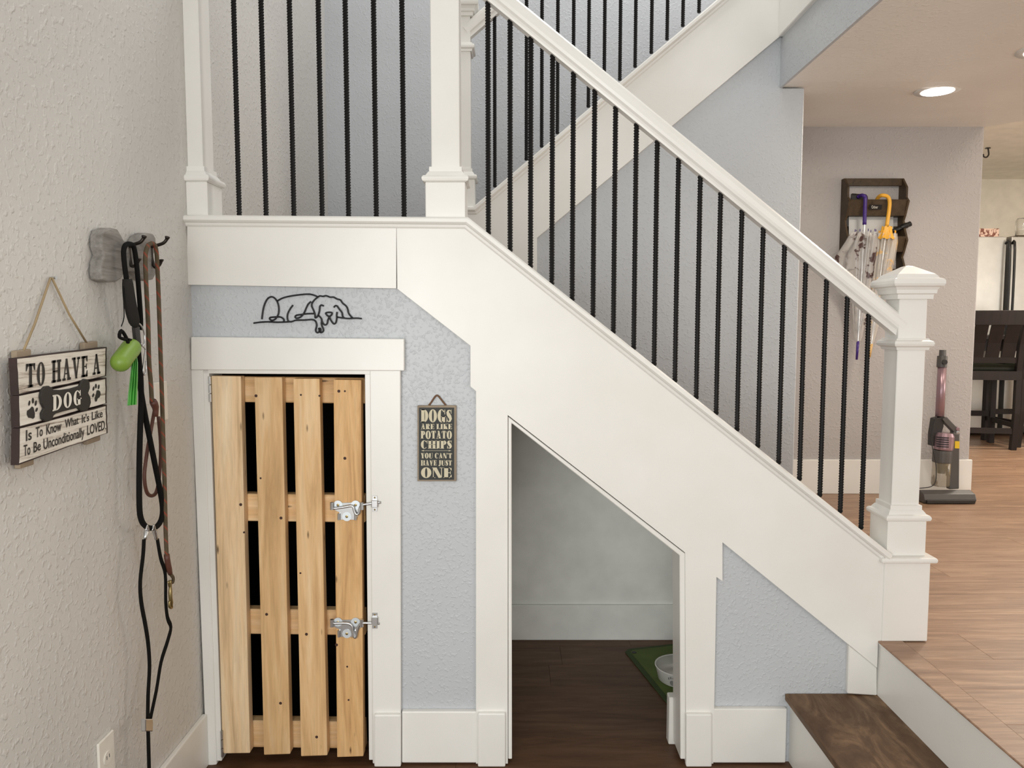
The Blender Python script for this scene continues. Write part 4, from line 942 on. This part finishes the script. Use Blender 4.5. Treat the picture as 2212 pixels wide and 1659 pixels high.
# ------------------------------------------------------------------ kitchen: fridge, things on it, table and chairs
KZ = ZH
fz = WY(2150, 511, 6.85).z
fx = WY(2176, 600, 6.85).x
fg = thing('refrigerator', 'stainless steel refrigerator with two tall doors in the kitchen beyond', 'refrigerator', (fx, 7.2, KZ))
MB().box(fx-0.46, 6.93, KZ+0.02, fx+0.46, 7.62, fz-0.01).build('body', M['vacdark'], fg, bevel=0.004)
for s_ in (-1, 1):
    x0, x1 = sorted((fx+s_*0.022, fx+s_*0.455))
    d_ = MB().box(x0, 6.85, KZ+0.06, x1, 6.925, fz).build('door', M['stainless'], fg, bevel=0.008, segs=2)
    xh = fx+s_*0.010
    MB().tube(smoothpath([(xh+s_*0.02, 6.852, fz-0.06), (xh+s_*0.012, 6.80, fz-0.12), (xh+s_*0.012, 6.80, fz-0.9), (xh+s_*0.02, 6.852, fz-0.96)], 4), 0.011, 8).build('handle', M['blackplastic'], d_, smooth=True)
b0 = WY(2113, 510, 6.95)
m = MB().box(b0.x-0.02, 6.93, fz-0.0095, WY(2155, 510, 6.95).x, 7.06, WY(2130, 494, 6.95).z).build('printed_box', M['tissue'], bevel=0.002)
tag(m, 'small box with brown print lying on top of the refrigerator', 'box')
t = thing('glass_jar', 'glass jar on dark wooden base on refrigerator top', 'jar', (WY(2208, 505, 7.0).x, 7.0, fz-0.008))
p = ORG[t.name]; MB().box(p.x-0.075, 6.94, fz-0.009, p.x+0.11, 7.10, fz+0.022).build('base', M['rackwood'], t, bevel=0.002)
x = N('jar_glass'); x.base((0.9, 0.9, 0.88), 0.05); x.b.inputs['Transmission Weight'].default_value = 0.9; M['glass'] = x.m
MB().lathe([(0.055, 0.023), (0.060, 0.03), (0.060, 0.16), (0.05, 0.18)], (p.x+0.02, 7.02, fz), (0, 0, 1), 20).build('bell', M['glass'], t, smooth=True)
hk = thing('ceiling_hook', 'small dark metal hook screwed into the kitchen ceiling', 'hook', WY(2134, 322, 6.35))
hp = WY(2134, 322, 6.35); hp.z = 2.84
MB().tube(smoothpath([hp, hp+Vector((0.006, 0, -0.03)), hp+Vector((0.008, 0, -0.055)), hp+Vector((-0.008, 0, -0.075)), hp+Vector((-0.030, 0, -0.070)), hp+Vector((-0.036, 0, -0.050))], 4), 0.006, 8).build('shank', M['darkiron'], hk, smooth=True)
MB().lathe([(0.022, -0.006), (0.018, 0)], hp, (0, 0, 1), 12).build('rosette', M['darkiron'], hk)
# counter-height table
tz = KZ+0.915
tb = thing('dining_table', 'dark wooden counter-height table behind the near chair', 'table', (4.85, 6.25, KZ))
MB().box(3.10, 6.32, tz-0.035, 5.75, 6.76, tz).build('tabletop', M['chair'], tb, bevel=0.005)
MB().box(3.18, 6.38, tz-0.13, 5.67, 6.70, tz-0.036).build('apron', M['chair'], tb)
for lx_ in (3.20, 5.58):
    for ly in (6.40, 6.60): MB().box(lx_, ly, KZ, lx_+0.085, ly+0.085, tz-0.13).build('leg', M['chair'], tb, bevel=0.003)
def chair(label, cx, cy, ang):
    t = thing('dining_chair', label, 'chair', (cx, cy, KZ), 'dark counter chairs around the kitchen table')
    R = Matrix.Rotation(ang, 4, 'Z'); base = Vector((cx, cy, KZ))
    def T_(p): return base + R @ Vector(p)
    def bar(name, a, b, w, d_, mat=M['chair']):
        a, b = Vector(a), Vector(b)
        m = MB(); r = [[T_(p+Vector((sx*w/2, sy*d_/2, 0))) for sx, sy in ((-1, -1), (1, -1), (1, 1), (-1, 1))] for p in (a, b)]
        m.loft(r); return m.build(name, mat, t, bevel=0.003)
    sh = 0.64
    for s_ in (-1, 1):
        m = MB(); X = s_*0.205; pts = [(0.03, 0), (0.0, 0.30), (0.0, sh), (-0.03, 0.85), (-0.10, 1.10)]
        m.loft([[T_((X+sx*0.022, y_+sy*0.022, z_)) for sx, sy in ((-1, -1), (1, -1), (1, 1), (-1, 1))] for y_, z_ in pts]); m.build('leg', M['chair'], t, bevel=0.003)
        bar('leg', (X, 0.42, 0), (X, 0.42, sh), 0.045, 0.045)
        m = MB(); m.loft([[T_((X+sx*0.012, y_, 0.20+dz)) for sx, dz in ((-1, -0.018), (1, -0.018), (1, 0.018), (-1, 0.018))] for y_ in (0.0, 0.42)]); m.build('stretcher', M['chair'], t)
    for y_, z_ in ((0.01, 0.155), (0.42, 0.25)):
        m = MB(); m.loft([[T_((x_, y_+dy, z_+dz)) for dy, dz in ((-0.011, -0.022), (0.011, -0.022), (0.011, 0.022), (-0.011, 0.022))] for x_ in (-0.2, 0.2)]); m.build('stretcher', M['chair'], t)
    m = MB(); m.loft([[T_((sx*0.215, 0.20+sy*0.225, z_)) for sx, sy in ((-1, -1), (1, -1), (1, 1), (-1, 1))] for z_ in (sh-0.075, sh-0.005)]); m.build('seat_frame', M['chair'], t)
    m = MB(); m.loft([[T_((sx*0.21*k, 0.225+sy*0.21*k, z_)) for sx, sy in ((-1, -1), (1, -1), (1, 1), (-1, 1))] for z_, k in ((sh-0.005, 1.0), (sh+0.025, 1.0), (sh+0.042, 0.9))]); m.build('seat', M['seat'], t, bevel=0.012, segs=2)
    m = MB(); rings = []
    for i in range(9):
        X = -0.225+0.45*i/8; cv = -0.03*(1-(X/0.225)**2)
        rings.append([T_((X, -0.088+cv+dy, z_)) for dy, z_ in ((-0.012, 1.0), (0.012, 1.0), (-0.004, 1.115), (-0.028, 1.115))])
    m.loft(rings); m.build('top_rail', M['chair'], t, bevel=0.003)
    m = MB(); m.loft([[T_((X, -0.005+dy, z_)) for dy, z_ in ((-0.012, 0.70), (0.012, 0.70), (0.006, 0.745), (-0.018, 0.745))] for X in (-0.2, 0.2)]); m.build('lower_rail', M['chair'], t)
    for X in (-0.115, 0.0, 0.115):
        m = MB(); rings = []
        for z_, y_ in ((0.73, -0.01), (0.86, -0.045), (1.02, -0.105)):
            rings.append([T_((X+sx*0.048, y_+dy, z_)) for sx, dy in ((-1, -0.007), (1, -0.007), (1, 0.007), (-1, 0.007))])
        m.loft(rings); m.build('back_slat', M['chair'], t)
    return t
p = WZ(2187, 972, KZ)
an = math.radians(-9); q = Matrix.Rotation(an, 3, 'Z') @ Vector((0.205, 0.03, 0))
chair('dark wooden counter chair with slatted back and olive seat beside the far wall end', p.x-q.x, p.y-q.y, an)
chair('dark wooden counter chair cut off by the photo edge, beside the near one', p.x+0.33, p.y+0.12, math.radians(4))
# ------------------------------------------------------------------ recessed lamps
for i, (lx_, ly, pw) in enumerate(HALL_LAMPS):
    zl_ = zceil(ly) if i < 2 else 2.84
    if i < 2:
        t = thing('recessed_light', 'round recessed lamp glowing in the hall ceiling, ' + ('whole disc in view' if i == 0 else 'cut by the photo edge'), 'lamp', (lx_, ly, zl_), 'recessed lamps in the hall ceiling')
        MB().lathe([(0.066, -0.004), (0.094, -0.002), (0.094, 0.0)], (lx_, ly, zl_), (0, 0, 1), 32).build('trim_ring', M['trim'], t, smooth=True)
        MB().lathe([(0.066, -0.0055), (0.066, -0.004)], (lx_, ly, zl_), (0, 0, 1), 32).build('lens', M['lamp'], t)
    l = bpy.data.lights.new('hall_lamp', 'AREA'); l.shape = 'DISK'; l.size = 0.13 if i < 2 else 0.5; l.energy = pw; l.color = (1.0, 0.90, 0.77)
    o = bpy.data.objects.new('hall_lamp', l); COL.objects.link(o); o.location = (lx_, ly, zl_-0.012)
